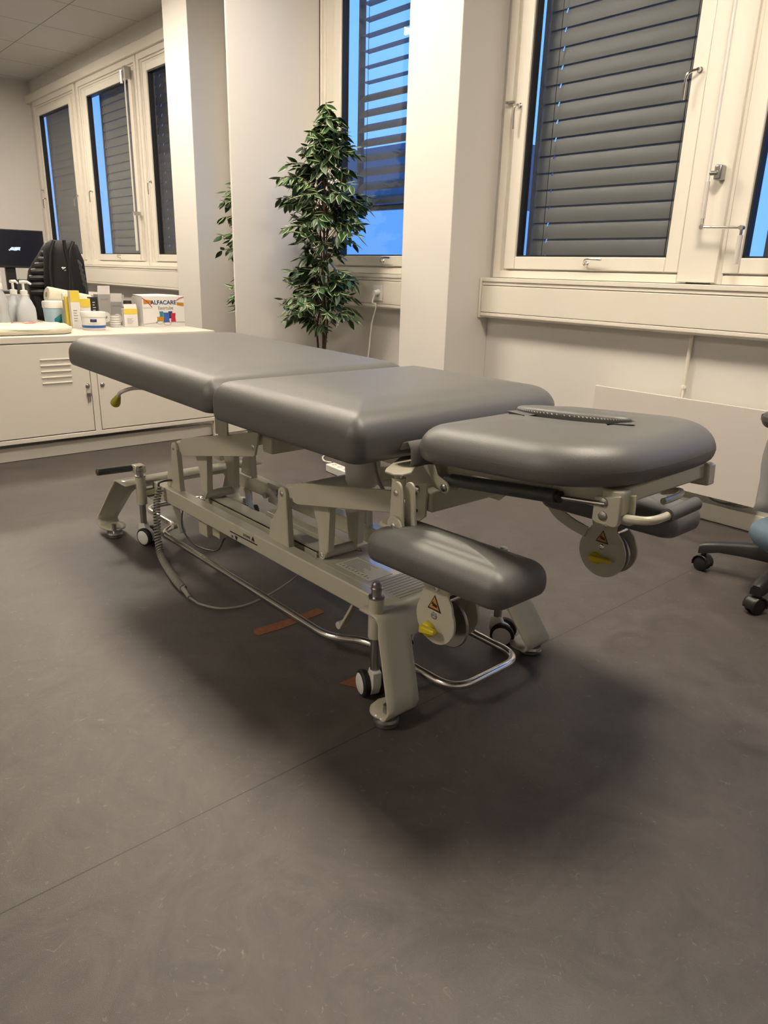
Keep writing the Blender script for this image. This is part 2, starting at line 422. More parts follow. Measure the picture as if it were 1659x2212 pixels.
wl = ['window_1', 'window_2', 'window_3', 'window_4', 'window_5', 'window_6', 'window_7', 'window_8']
for i, (f0, f1, g0, g1) in enumerate(wins):
    W = bpy.data.objects.new(wl[i], None); COL.objects.link(W); W.location = ((f0+f1)/2, YW, .985); W['kind'] = 'structure'
    b = MB()   # fixed frame, two stepped profiles
    for (o_, ya, yb) in ((0, 3.055, 3.13), (.018, 3.07, 3.14)):
        s0 = f0-.02+o_; s1 = f1+.02-o_; t = .045
        top = 2.72-o_; bot = .987+o_*.6
        b.box(s0, s0+t, ya, yb, bot, top); b.box(s1-t, s1, ya, yb, bot, top); b.box(s0+t, s1-t, ya, yb, bot, bot+.035); b.box(s0+t, s1-t, ya, yb, top-.05, top)
    b.box(f0-.03, g0-.05, 3.0785, 3.1275, .984, 2.719); b.box(g1+.04, f1+.03, 3.0785, 3.1275, .984, 2.719); b.box(g0-.05, g1+.04, 3.0785, 3.1275, .984, ZG0-.04); b.box(g0-.05, g1+.04, 3.0785, 3.1275, ZG1+.04, 2.719)
    b.build('frame', M_FRAME, W, bevel=.002)
    b = MB()   # sash
    a0, a1, c0, c1 = g0-.07, g1+.062, ZG0-.06, ZG1+.06
    ya, yb = 3.05, 3.105
    b.prism([(ya+.004, g0-.0), (ya, g0-.012), (ya, a0), (yb, a0), (yb, g0-.0)], 'yz', 0, 0) if False else None
    b.box(a0, g0, ya, yb, c0, c1); b.box(g1, a1, ya, yb, c0, c1); b.box(g0, g1, ya, yb, c0, ZG0); b.box(g0, g1, ya, yb, ZG1, c1)
    b.build('sash', M_FRAME, W, bevel=.004)
    b = MB()
    t = .007; ga, gb = 3.062, 3.11
    b.box(g0, g0+t, ga, gb, ZG0, ZG1); b.box(g1-t, g1, ga, gb, ZG0, ZG1); b.box(g0, g1, ga, gb, ZG0, ZG0+t); b.box(g0, g1, ga, gb, ZG1-t, ZG1)
    b.build('gasket', M_GASK, W)
    MB().box(g0+.004, g1-.004, 3.084, 3.088, ZG0+.004, ZG1-.004).build('glass', M_GLASS, W)
    if i in (0, 1, 2, 5):
        handle(W, a0+.03, 1.775 if i == 5 else 1.70, 3.05, 'down')
    if i in (0, 5):
        handle(W, a1-.028, 1.785 if i == 5 else 1.68, 3.05, 'down', 1)
        q = MB(); q.box(a0-.045, a0-.008, 3.035, 3.052, 1.79, 1.80); q.cyl((a0-.045, 3.045, 1.795), (a0-.045, 3.03, 1.795), .006, 10); q.build('latch', M_STEEL, W)
    if i in (1, 4, 5, 6):
        handle(W, (g0+g1)/2+.02 if i != 4 else g1-.35, ZG0-.03, 3.05, 'side')
# outside blinds
def bx(px, py): return at(px, py, Y=3.175).x
T72 = math.radians(79)
blind(bx(120, 400), bx(176, 400)+.12, 1.04, 2.62, T72, 'window_blind', M_SLAT, 'closed grey outside blind in the farthest left window')
blind(bx(232, 350), bx(310, 500)+.10, 1.04, 2.62, T72, 'window_blind', M_SLAT, 'closed grey outside blind in the left window behind the backpack')
blind(-6.72, -5.85, 1.04, 2.62, T72, 'window_blind', M_SLATD, 'grey outside blind in the narrow window beside the left pillar')
blind(bx(1148, 550), -1.62, 1.04, 2.62, T72, 'window_blind', M_SLAT, 'large closed grey blind behind the right window with the bottom handle')
blind(-1.28, -.46, 1.04, 2.62, math.radians(66), 'window_blind', M_SLATD, 'dark blind behind the window cut off by the right photo edge')
blind(bx(782, 300), -3.15, 1.395, 2.64, 0, 'window_blind', M_SLATD, 'half open dark blind of the window behind the potted tree', pitch=.082,
      tiltf=lambda z: math.radians(6 if z > 2.02 else 42), holes=False)
blind(-5.00, -4.24, 1.395, 2.64, math.radians(10), 'window_blind', M_SLATD, 'open dark blind of the window behind the partition wall', pitch=.082, holes=False)
# neighbouring building seen through the blinds
o = thing('neighbouring_building', 'pale snowy building seen through the half open blind behind the tree', 'building', (-17, 15.5, -4))
MB().box(-24, -14, 15, 22, -4, 2.75).build('lower_storey', M_FACADE, o)
MB().box(-23.8, -14.2, 15.4, 22, 2.75, 4.5).build('upper_storey', M_FACADED, o)

# crank rod of the blind on the post between the right windows
o = thing('blind_crank', 'white crank rod with folding metal handle hanging between the right windows', 'crank', (-1.49, 2.98, 1.06))
MB().cyl((-1.493, 2.985, 2.75), (-1.493, 2.985, 1.37), .0055, 12).build('rod', M_WPL, o)
MB().cyl((-1.493, 2.985, 1.37), (-1.490, 2.985, 1.235), .0085, 14).build('upper_grip', plabel and M_RAD, o)
b = MB(); b.tube(smooth_path([(-1.490, 2.985, 1.24), (-1.487, 2.985, 1.203), (-1.325, 2.975, 1.197), (-1.325, 2.975, 1.15)], .006, 3), .0058, 10)
b.cyl((-1.487, 2.994, 1.203), (-1.487, 2.976, 1.203), .009, 12); b.cyl((-1.325, 2.985, 1.197), (-1.325, 2.965, 1.197), .009, 12); b.build('elbow', M_CHROME, o)
MB().cyl((-1.325, 2.975, 1.17), (-1.325, 2.975, 1.065), .0095, 14).build('lower_grip', M_RAD, o)
b = MB(); b.box(-1.478, -1.448, 2.99, 3.034, 1.375, 1.43); b.cyl((-1.493, 2.985, 1.40), (-1.46, 2.995, 1.40), .009, 10); b.build('clip', M_STEEL, o, bevel=.006)
o2 = thing('blind_crank', 'white crank rod hanging beside the left window with the backpack before it', 'crank', (-6.93, 2.99, 1.12))
MB().cyl((-6.93, 2.99, 2.62), (-6.93, 2.99, 1.45), .007, 10).build('rod', M_WPL, o2)
MB().cyl((-6.93, 2.99, 1.45), (-6.93, 2.99, 1.12), .012, 10).build('grip', M_WPL, o2)
MB().box(-6.96, -6.91, 2.98, 3.04, 1.43, 1.46).build('clip', M_STEEL, o2)
b = MB(); b.box(-6.965, -6.925, 2.99, 3.05, 2.55, 2.64); b.cyl((-6.945, 2.97, 2.50), (-6.945, 2.97, 2.60), .012, 8); b.build('gear_box', M_STEEL, o2)

# radiator and its pipe
o = thing('panel_radiator', 'flat white panel radiator low on the window wall', 'radiator', (-1.48, 3.0, .125))
MB().box(-1.885, -1.082, 2.985, 2.997, .128, .523).build('front_panel', M_RAD, o, bevel=.002)
MB().box(-1.875, -1.09, 2.998, 3.045, .14, .515).build('back_panel', M_TRIM, o, bevel=.004)
for x_ in (-1.75, -1.25): MB().box(x_, x_+.03, 3.04, YW, .2, .45).build('bracket', M_TRIM, o)
b = MB(); b.cyl((-1.497, 3.065, .785), (-1.497, 3.065, .56), .0085, 12); b.cyl((-1.497, 3.065, .56), (-1.497, 3.065, .45), .0065, 12); b.cyl((-1.497, 3.065, .565), (-1.497, 3.065, .553), .011, 12)
tag(b.build('heating_pipe', M_TRIM), 'thin white pipe running down from the sill behind the radiator', 'pipe')
b = MB()
for k in range(4):
    c = at(1555+k*6, 1078+k*2, Y=3.04); r = .045+.008*k
    b.tube([(c.x+r*1.3*math.cos(a*PI/8), 3.05-.004*k, max(.085, c.z+.01)+.028*math.sin(a*PI/8)) for a in range(16)], .003, 6, closed=True)
tag(b.build('cable_bundle', M_CABLE), 'loops of grey cable bundled under the radiator above the skirting', 'cable')

# wall socket with plug and cable in the niche, extension lead
o = thing('wall_socket', 'white socket with plug on the casing under the tree window', 'socket', (-3.46, 3.0, .84))
P = at(820, 632, Y=3.0)
MB().box(P.x-.05, P.x+.035, 2.99, 3.0, .83, .92).build('plate', M_WPL, o, bevel=.003)
MB().cyl((P.x, 2.992, .88), (P.x, 2.955, .875), .018, 16, .014).build('plug', M_WPL, o)
b = MB(); q = [(P.x, 2.96, .873), (P.x-.002, 2.945, .82)]
for (x, y) in ((812, 660), (803, 700), (798, 745)): c = at(x, y, Y=2.95); q.append((c.x, c.y, c.z))
q += [(q[-1][0]-.01, 2.93, .3), (q[-1][0], 2.88, .02), (q[-1][0]+.2, 2.6, .006), (-3.15, 2.45, .006), at(700, 985, z=.006), at(700, 995, z=.02), at(716, 999, z=.02)]
b.tube(spline(q, 8), .0045, 8); tag(b.build('power_cable', M_WCABLE), 'white power cable hanging from the socket by the tree', 'cable')
A = at(713, 999, z=.045); B = at(763, 1019, z=.045); d = (B-A).normalized(); A2 = A; L_ = .30
o = thing('extension_lead', 'white multi socket extension lead on the floor beyond the table', 'extension lead', (A.x, A.y, 0))
R = Matrix.Rotation(math.atan2(d.y, d.x), 3, 'Z')
MB().box(0, L_, -.0275, .0275, .001, .042).build('body', M_WPL, None) if False else None
b = MB(); b.box(A.x, A.x+L_, A.y-.028, A.y+.028, .001, .042, R, (A.x, A.y, 0)); b.build('body', M_WPL, o, bevel=.005)
for k in (0, 1, 2, 4):
    c = A+d*(.04+.055*k); b = MB(); b.lathe((c.x, c.y, .0422), [(.017, 0), (.017, .0006), (.0155, .0008)], 16); q_ = b.build('socket', M_RAD, o); b = MB()
    for s_ in (-1, 1): b.cyl((c.x-d.y*.008*s_, c.y+d.x*.008*s_, .0430), (c.x-d.y*.008*s_, c.y+d.x*.008*s_, .0434), .0032, 8)
    b.build('pin_holes', M_DGREY, q_)
c = A+d*.20; MB().lathe((c.x, c.y, .0425), [(.018, 0), (.018, .012), (.009, .02), (.006, .045)], 14).build('plug', M_CLEAR, o)

# ------------------------------------------------------------------ TREATMENT TABLE
TB = thing('treatment_table', 'grey padded cream steel treatment table in the middle of the room', 'treatment table', (-1.83, 1.25, 0))
YC = 1.248
def pad(x0, x1, y0, y1, z0, z1, rc, rt=.045, rb=.022, crown=.004, tilt=0, hinge=None, taper=None, slot=None, N=14):
    """upholstered pad; rc = 4 plan radii (x1y0, x1y1, x0y1, x0y0)"""
    cx, cy = (x0+x1)/2, (y0+y1)/2
    def outline(d):
        P = []
        cs = [(x1, y0, -90, 0), (x1, y1, 0, 90), (x0, y1, 90, 180), (x0, y0, 180, 270)]
        for j, (X, Y, a0, a1) in enumerate(cs):
            r = max(rc[j]-d, .006)
            ox = X-(d+r) if X == x1 else X+(d+r); oy = Y-(d+r) if Y == y1 else Y+(d+r)
            for i in range(N+1):
                a = math.radians(a0+(a1-a0)*i/N); P.append((ox+r*math.cos(a), oy+r*math.sin(a)))
            # straight side points
            nx = cs[(j+1) % 4]; r2 = max(rc[(j+1) % 4]-d, .006)
            ex = nx[0]-(d+r2) if nx[0] == x1 else nx[0]+(d+r2); ey = nx[1]-(d+r2) if nx[1] == y1 else nx[1]+(d+r2)
            a2 = math.radians(nx[2]); E_ = (ex+r2*math.cos(a2), ey+r2*math.sin(a2)); S = P[-1]
            for i in range(1, 7): P.append((S[0]+(E_[0]-S[0])*i/7, S[1]+(E_[1]-S[1])*i/7))
        return P
    rows = []
    H = z1-z0
    dmax = min(x1-x0, y1-y0)*.5-.012
    prof = [(rb*1.2, 0), (rb*.55, .002)]
    for i in range(1, 6): a = PI/2*i/5; prof.append((rb*.55*(1-math.sin(a)), .002+rb*(1-math.cos(a))))
    for i in range(0, 9): a = PI/2*i/8; prof.append((rt*1.15*(1-math.cos(a)), H-rt*.95+rt*.95*math.sin(a)-crown))
    prof.append((rt*1.15+.03, H-crown*.5)); prof.append((rt*1.15+.07, H-crown*.2))
    prof = [(d, h) for (d, h) in prof if d < dmax]
    for (d, h) in prof:
        rows.append([Vector((p[0], p[1], z0+h)) for p in outline(d)])
    last = rows[-1]; n = len(last)
    b = MB()
    if slot:
        sx, sy, sa, sb = slot
        def ring(k, z):
            R = []
            for p in last:
                a = math.atan2((p.y-sy)/sb, (p.x-sx)/sa); ca, sn = math.cos(a), math.sin(a)
                R.append(Vector((sx+sa*k*math.copysign(abs(ca)**.75, ca), sy+sb*k*math.copysign(abs(sn)**1.15, sn), z)))
            return R
        r1 = ring(1.04, z1); mid = [(last[i]*.5+r1[i]*.5) for i in range(n)]
        for v in mid: v.z = z1
        rows += [mid, r1, ring(1.0, z1-.004), ring(.98, z1-.03), ring(.6, z1-.034), ring(.02, z1-.034)]
    else:
        zl = last[0].z
        for k in (.85, .65, .4, .15):
            rows.append([Vector((cx+(p.x-cx)*k, cy+(p.y-cy)*k, zl+(z1-zl)*(1-k*k))) for p in last])
    b.grid(rows, close=True)
    nn = len(rows); b.f.append(tuple(range((nn-1)*n, nn*n))); b.mi.append(0); b.f.append(tuple(range(n-1, -1, -1))); b.mi.append(0)
    if taper:
        for v in b.v: taper(v)
    if tilt:
        for v in b.v:
            hx, hz = hinge; dx, dz = v.x-hx, v.z-hz; c_, s_ = math.cos(tilt), math.sin(tilt)
            v.x = hx+dx*c_-dz*s_; v.z = hz+dx*s_+dz*c_
    return b
# leg section (far, tilted very slightly up), seat section, head section
pad(-2.77, -1.690, .885, 1.615, .630, .737, (.035, .06, .13, .07), rt=.055, rb=.024, crown=.010, tilt=-.017, hinge=(-1.69, .63)).build('leg_cushion', M_LEA, TB, ang=80)
pad(-1.686, -1.084, .885, 1.618, .622, .739, (.035, .11, .06, .035), rt=.055, rb=.024, crown=.012).build('seat_cushion', M_LEA, TB, ang=80)
HX, HZ, HT = -1.03, .620, .066
hc = pad(-1.058, -.612, .992, 1.512, .633, .712, (.13, .13, .10, .085), rt=.052, rb=.026, crown=.006, tilt=HT, hinge=(HX, HZ), slot=(-.862, 1.280, .150, .048), N=18,
         taper=lambda v: setattr(v, 'x', v.x+(.040*(1-((v.y-1.25)/.26)**2)-.008 if v.x > -.78 else 0)*max(0, (v.x+.78)/.18))).build('head_cushion', M_LEA, TB, ang=80)
# face-hole plug with stitched seam
def tiltp(x, y, z):
    c_, s_ = math.cos(HT), math.sin(HT); dx, dz = x-HX, z-HZ
    return Vector((HX+dx*c_-dz*s_, y, HZ+dx*s_+dz*c_))
b = MB(); rows = []
for (k, h) in ((.94, -.030), (.97, -.006), (.975, .002), (.955, .0065), (.90, .0095), (.75, .012), (.40, .014), (.02, .0145)):
    rows.append([tiltp(-.862+.146*k*math.copysign(abs(math.cos(a))**.8, math.cos(a)), 1.296+.037*k*math.copysign(abs(math.sin(a))**1.1, math.sin(a)), .712+h) for a in [2*PI*i/48 for i in range(48)]])
b.grid(rows, close=True); b.f.append(tuple(range(7*48, 8*48))); b.mi.append(0)
pl = b.build('face_hole_plug', M_LEA, TB, ang=70)
b = MB()
for i in range(46):
    a = PI+PI*(i+.5)/46; u = 1.0
    p = tiltp(-.862+.146*.94*math.copysign(abs(math.cos(a))**.8, math.cos(a)), 1.296+.037*.975*math.copysign(abs(math.sin(a))**1.1, math.sin(a)), .712+.0045)
    b.box(p.x-.0016, p.x+.0016, p.y-.0012, p.y+.0002, p.z-.0006, p.z+.0006, Matrix.Rotation(.5, 3, 'Y'))
b.build('stitching', M_CARD, pl)
# flap of leatherette between seat and head section
b = MB(); b.grid([[(-1.075+.0, y, .648), (-1.066, y, .664), (-1.052, y, .668), (-1.042, y, .655), (-1.040, y, .632), (-1.042, y, .616)] for y in (1.00, 1.25, 1.50)])
b.build('hinge_flap', M_LEA2, TB, solid=.003)
b = MB(); b.box(-1.71, -1.66, .965, 1.535, .615, .634); b.build('joint_strip', M_BLACK, TB)

# base rails and head-end deck
Y0, Y1, ZR = 1.066, 1.430, .235
for (a, c) in ((Y0, Y0+.042), (Y1-.042, Y1)):
    MB().box(-2.50, -1.19, a, c, ZR-.055, ZR).build('side_rail', M_BED, TB, bevel=.004)
MB().box(-1.512, -1.175, Y0+.03, Y1-.03, ZR-.004, ZR+.0008).build('deck_plate', M_DECK, TB)
MB().box(-1.512, -1.508, Y0+.042, Y1-.042, ZR-.05, ZR-.004).build('deck_lip', M_BED, TB)
dk = MB().box(-1.447, -1.30, 1.118, 1.198, ZR+.001, ZR+.0016).build('rating_label', M_PAPER, TB)
b = MB()
for k in range(10): b.box(-1.437+.013*k, -1.433+.013*k, 1.124, 1.130+.003*(k % 3), ZR+.0017, ZR+.0019)
for k in range(9): b.box(-1.44, -1.35-.008*(k % 4), 1.140+.006*k, 1.142+.006*k, ZR+.0017, ZR+.0019)
b.build('print', M_GINK, dk)
dk = MB().box(-1.29, -1.17, 1.10, 1.27, ZR+.001, ZR+.0016).build('rating_label', M_PAPER2, TB)
plabel(dk, 'grey printed text label')
b = MB()
for k in range(9): b.box(-1.282+.013*k, -1.279+.013*k, 1.11, 1.25-.012*(k % 3), ZR+.0017, ZR+.0019)
b.build('print', M_GINK, dk)

def end_plate(xs, path, y_out, y_in, cross_end, name):
    """bent sheet with two splayed legs. path: list of (x,z,outer offset,inner offset,is_cross)"""
    b = MB()
    def strip(f0, f1, pts):
        b.grid([[Vector((p[0], f0(p)+(f1(p)-f0(p))*k/4, p[1])) for k in range(5)] for p in pts])
    for side in (-1, 1):
        strip(lambda p: YC+side*p[2], lambda p: YC+side*p[3], path)
    strip(lambda p: YC-p[3], lambda p: YC+p[3], path[:cross_end])
    # fillets where crossbar meets the legs
    p = path[cross_end-1]; q = path[cross_end]
    for side in (-1, 1):
        dx, dz = (q[0]-p[0]), (q[1]-p[1]); l = math.hypot(dx, dz)
        A = Vector((p[0], YC+side*p[3], p[1])); e = Vector((dx, 0, dz)).normalized(); pts = [A]
        for i in range(7):
            a = PI/2*i/6; r = .022
            pts.append(A+e*(r-r*math.sin(a))+Vector((0, -side*(r-r*math.cos(a)), 0)))
        o_ = len(b.v); b.v += pts
        for i in range(1, 7): b.f.append((o_, o_+i, o_+i+1)); b.mi.append(0)
    return b.build(name, M_BED, TB, solid=.0055, ang=50, weld=True)
def mkpath(sgn, x_in, x_bend, x_low, x_pad, z_low, hw, off_top, off_low):
    """profile from the top flange, over the bend, down the splayed leg, curling back under to a round pad"""
    P = []
    zt = ZR-.001
    def io(z):      # outer / inner half distances from table centre line at height z
        t = (zt-z)/(zt-.03)
        oo = off_top[0]+(off_low[0]-off_top[0])*t; ii = off_top[1]+(off_low[1]-off_top[1])*t
        return oo, ii
    o_, i_ = io(zt)
    P.append((x_in, zt, o_, i_)); P.append((x_bend-sgn*.02, zt, o_, i_))
    for k in range(1, 5):
        a = k/4*PI/2*.8; P.append((x_bend-sgn*.02+sgn*.022*math.sin(a), zt-.02*(1-math.cos(a)), o_, i_))
    x1, z1 = P[-1][0], P[-1][1]
    dx, dz = x_low-x1, z_low+.022-z1
    for k in range(1, 9):
        t = k/8; z = z1+dz*t; oo, ii = io(z); P.append((x1+dx*t, z, oo, ii))
        if k == 2: cross = len(P)
    oo, ii = io(z_low)
    m = (oo+ii)/2; h = (oo-ii)/2
    for k in range(1, 6):
        a = PI*.62*k/5; P.append((x_low-sgn*.018*(1-math.cos(a)), z_low+.022-.026*math.sin(a)*1.0, m+h, m-h))
    x2, z2 = P[-1][0], z_low
    xs_ = x_pad
    for k in range(1, 9):
        t = k/8; x = x2+(xs_-x2)*t
        r = abs(xs_-x2); w = h*math.sqrt(max(0, 1-max(0, (t-.25)/.75)**2))*1.08+.0008
        P.append((x, z2, m+w, m-w))
    return P, cross
P, c = mkpath(1, -1.195, -1.125, -1.030, -1.112, .028, .05, (.252, .155), (.303, .208))
end_plate(1, P, 0, 0, c, 'head_end_frame')
P, c = mkpath(-1, -2.49, -2.60, -2.735, -2.615, .028, .05, (.288, .185), (.318, .235))
end_plate(-1, P, 0, 0, c, 'tail_end_frame')
for (x, ys) in ((-1.060, (.973, 1.512)), (-2.628, (.957, 1.532))):
    for y in ys:
        b = MB(); b.lathe((x, y, 0), [(.026, 0), (.030, .003), (.030, .010), (.026, .012), (.030, .014), (.028, .021), (.010, .024), (.008, .05)], 24); b.build('levelling_foot', M_STEEL, TB)

# castors with their lifting columns
def castor(x, y, ztop, zs0, zs1, yaw, name='castor'):
    o = MB().cyl((x, y, zs0), (x, y, zs1), .0185, 24).build('castor_sleeve', M_BED, TB, bevel=.002)
    b = MB(); b.lathe((x, y, zs1), [(.0195, 0), (.0195, .004), (.0125, .005), (.0125, .020), (.0145, .022), (.0145, .026), (.0125, .028), (.012, .036), (.008, .040)], 20); b.build('column_cap', M_STEEL, TB)
    MB().cyl((x, y, .072), (x, y, zs0+.01), .0115, 20).build('column_rod', M_STEEL, TB)
    R = Matrix.Rotation(yaw, 3, 'Z'); ax = R @ Vector((0, 1, 0)); fx = R @ Vector((1, 0, 0))
    c = Vector((x, y, .0345)) - fx*.020
    b = MB()   # fork housing between the twin wheels
    prof = arc(0, 0, .028, 100, 350, 12)+[(.034, .010), (.034, .045), (.006, .050)]
    vs = []
    for s_ in (-.0115, .0115): vs += [c+fx*(p[0]+.006)+Vector((0, 0, p[1]))+ax*s_ for p in prof]
    n = len(prof); b.add(vs, [(i, (i+1) % n, n+(i+1) % n, n+i) for i in range(n)]+[tuple(range(n-1, -1, -1)), tuple(range(n, 2*n))])
    hs = b.build('castor', M_WPL, TB, bevel=.002)
    for s_ in (-1, 1):
        b = MB(); b.lathe(c+ax*s_*.0125, [(.026, 0), (.0335, .001), (.0345, .005), (.0345, .013), (.031, .017), (.026, .018)], 28, ax*s_); b.build('tyre', M_RUB, hs)
        b = MB(); b.lathe(c+ax*s_*.0125, [(.026, .015), (.0265, .018), (.022, .021), (.012, .0225), (.002, .023)], 28, ax*s_); b.build('hub_cap', M_WPL, hs)
castor(-1.158, 1.018, 0, .168, .272, math.radians(-20))
castor(-1.158, 2*YC-1.018, 0, .150, .252, math.radians(-150))
castor(-2.492, 1.020, 0, .155, .262, math.radians(200))
castor(-2.492, 2*YC-1.020, 0, .155, .262, math.radians(160))
b = MB(); b.box(-2.50, -2.475, 1.03, 1.075, .19, .21); b.box(-2.51, -2.44, 1.045, 1.07, .175, .183); b.box(-1.175, -1.16, 1.03, 1.075, .19, .21); b.build('castor_bracket', M_BED, TB, bevel=.002)

# brake pedals at the tail end
for s_ in (-1, 1):
    y = YC+s_*.335; yi = YC+s_*.20
    b = MB(); b.cyl((-2.635, y, .262), (-2.635, yi, .258), .0135, 14); b.build('pedal_grip', M_DGREY, TB, bevel=.005)
    b = MB(); b.box(-2.652, -2.60, min(yi, yi-s_*.045), max(yi, yi-s_*.045), .238, .270); b.build('pedal_bracket', M_BED, TB, bevel=.008)

# chrome foot bar running round the base
zb = .062; yo = .200; yi = .128
pts = []
half = [(-2.39, yo), (-1.385, yo), (-1.32, yi+.01), (-1.02+.0, yi), ]
P = [(-2.40, -yo), (-1.385, -yo), (-1.305, -yi-.006), (-1.225, -yi), (-.988, -yi+.004), (-.988, yi-.004), (-1.225, yi), (-1.305, yi+.006), (-1.385, yo), (-2.40, yo), (-2.445, yi), (-2.52, yi), (-2.715, yi), (-2.715, -yi), (-2.52, -yi), (-2.445, -yi)]
Q = []
n = len(P)
for i in range(n):
    a, p, c = Vector((*P[i-1], 0)), Vector((*P[i], 0)), Vector((*P[(i+1) % n], 0))
    u = a-p; v = c-p; r = min(.065, u.length*.49, v.length*.49); A = p+u.normalized()*r; B = p+v.normalized()*r
    for k in range(9): t = k/8; Q.append(A*(1-t)**2+p*2*t*(1-t)+B*t*t)
Q2 = []
for q in Q:
    if not Q2 or (q-Q2[-1]).length > 1e-4: Q2.append(q)
MB().tube([(q.x, YC+q.y, zb) for q in Q2], .0105, 14, closed=True).build('foot_bar', M_CHROME, TB, ang=80)
# its hanger links
for x in (-1.36, -2.36):
    for s_ in (-1, 1):
        y = YC+s_*.150; b = MB()
        b.box(x-.004, x+.004, y-.012, y+.012, .065, .185, Matrix.Rotation(.55 if x > -2 else -.45, 3, 'Y'), (x, y, .12)); b.cyl((x-.03, y-.014, .082), (x-.03, y+.014, .082), .011, 14)
        b.build('foot_bar_link', M_BED, TB, bevel=.002)
b = MB(); b.box(-2.21, -2.15, 1.10, 1.16, .105, .18); b.box(-2.15, -2.10, 1.12, 1.15, .11, .18); b.build('control_box', M_BED, TB, bevel=.003)

# towers on the rails
def tower(xp, zp, s_):
    y = YC+s_*(YC-1.093); w = .0045
    base0, base1 = xp-.075, xp+.033
    poly = [(base0, ZR-.002), (base1, ZR-.002), (xp+.026, ZR+.08), (xp+.020, zp)]+arc(xp, zp, .020, 0, 180, 8)+[(xp-.024, zp-.05), (base0+.012, ZR+.055)]
    b = MB(); b.prism(poly, 'xz', y-w, y+w)
    b.prism([(base1-.004, ZR-.002), (base1, ZR-.002), (xp+.027, ZR+.08), (xp+.021, zp), (xp+.017, zp), (xp+.022, ZR+.08)], 'xz', y-w, y+.014 if s_ < 0 else y-.022)
    b.build('lift_tower', M_BED, TB, bevel=.0012)
    b = MB(); b.lathe((xp, y+s_*w, zp), [(.0085, 0), (.0085, .002), (.006, .0035), (.002, .004)], 14, (0, s_, 0)); b.build('pivot_bolt', M_CHROME, TB)
PT = (-2.345, .388); PH = (-1.660, .390)
for p in (PT, PH):
    for s_ in (-1, 1): tower(p[0], p[1], s_)
# parallelogram arms
AT = (-1.812, .496); AH = (-1.150, .496)
def armpoly(p, q):
    t = .044 if q[0] < -1.5 else .024
    return [(p[0]+.050, p[1]-.012), (p[0]+.075, p[1]-.014), (q[0]-.005, q[1]-.030), (q[0]+.006, q[1]-.024), (q[0]+.030, q[1]+t), (q[0]+.022, q[1]+t+.006), (p[0]+.080, p[1]+.050), (p[0]+.052, p[1]+.040)]
for (p, q) in ((PT, AT), (PH, AH)):
    for s_ in (-1, 1):
        y = YC+s_*(YC-1.095); b = MB()
        poly = armpoly(p, q)
        b.prism(poly, 'xz', y-.004, y+.004)
        yi_ = y+(.03 if s_ < 0 else -.03)
        b.box(q[0]-.40, q[0]+.0, min(y, yi_), max(y, yi_), q[1]-.045, q[1]-.041, Matrix.Rotation(-.235, 3, 'Y'), (q[0]-.2, y, q[1]-.055))
        b.build('lift_arm', M_BED, TB, bevel=.0015)
        b = MB(); b.lathe((q[0], y+s_*.004, q[1]), [(.0085, 0), (.0085, .002), (.006, .0035), (.002, .004)], 14, (0, s_, 0)); b.build('pivot_bolt', M_CHROME, TB)
    MB().cyl((p[0]+.0, 1.105, p[1]), (p[0]+.0, 2*YC-1.105, p[1]), .019, 20).build('pivot_tube', M_BED, TB)
    for (ya_, yb_) in ((1.10, 1.125), (2*YC-1.125, 2*YC-1.10)): MB().box(p[0]-.005, p[0]+.075, ya_, yb_, p[1]-.020, p[1]+.024, Matrix.Rotation(-.2, 3, 'Y'), (p[0], 1.1, p[1])).build('arm_root', M_BED, TB, bevel=.008)
    MB().box(q[0]+.022, q[0]+.072, 1.108, 2*YC-1.108, q[1]-.012, q[1]+.038).build('cross_tube', M_BED, TB, bevel=.006)
    # inner levers down to the push beam
    for y in (1.118, 1.222):
        dx = p[0]
        poly = [(dx+.115, .415), (dx+.215, .440), (dx+.205, .33), (dx+.200, .262), (dx+.195, .244), (dx+.185, .236), (dx+.172, .240), (dx+.165, .26), (dx+.155, .33)]
        poly = [(x_-.02, z_-.0) for (x_, z_) in poly]
        b = MB(); b.prism(poly, 'xz', y-.0035, y+.0035); b.prism([(dx+.181, .262), (dx+.185, .262), (dx+.195, .435), (dx+.189, .435)], 'xz', y-.0035, y+.018)
        b.build('lever_plate', M_BED, TB, bevel=.001)
    MB().cyl((p[0]+.160, 1.112, .250), (p[0]+.160, 1.228, .250), .015, 18).build('lever_tube', M_BED, TB)
    b = MB(); b.lathe((p[0]+.160, 1.112, .250), [(.0085, 0), (.0085, .003), (.005, .005)], 14, (0, -1, 0)); b.build('pivot_bolt', M_CHROME, TB)
# long push beam between the two levers (open channel)
b = MB(); b.box(-2.225, -1.56, 1.138, 1.196, .228, .234); b.box(-2.225, -1.56, 1.138, 1.142, .19, .234); b.box(-2.225, -1.56, 1.192, 1.196, .19, .234)
b.build('push_beam', M_BED, TB, bevel=.0012)
MB().cyl((-1.95, 1.168, .150), (-1.62, 1.168, .155), .024, 20).build('actuator', M_DGREY, TB)
MB().cyl((-2.08, 1.30, .150), (-1.45, 1.30, .155), .010, 14).build('actuator_rod', M_CHROME, TB)
MB().box(-2.12, -1.5, 1.32, 1.36, .15, .17).build('inner_rail', M_BED, TB, bevel=.003)
b = MB(); b.box(-2.19, -2.11, 1.375, 1.387, .175, .25); b.box(-2.14, -1.98, 1.33, 1.345, .20, .212, Matrix.Rotation(.5, 3, 'Y')); b.cyl((-2.13, 1.37, .225), (-2.13, 1.32, .225), .012, 14); b.build('brake_link', M_BED, TB, bevel=.001)
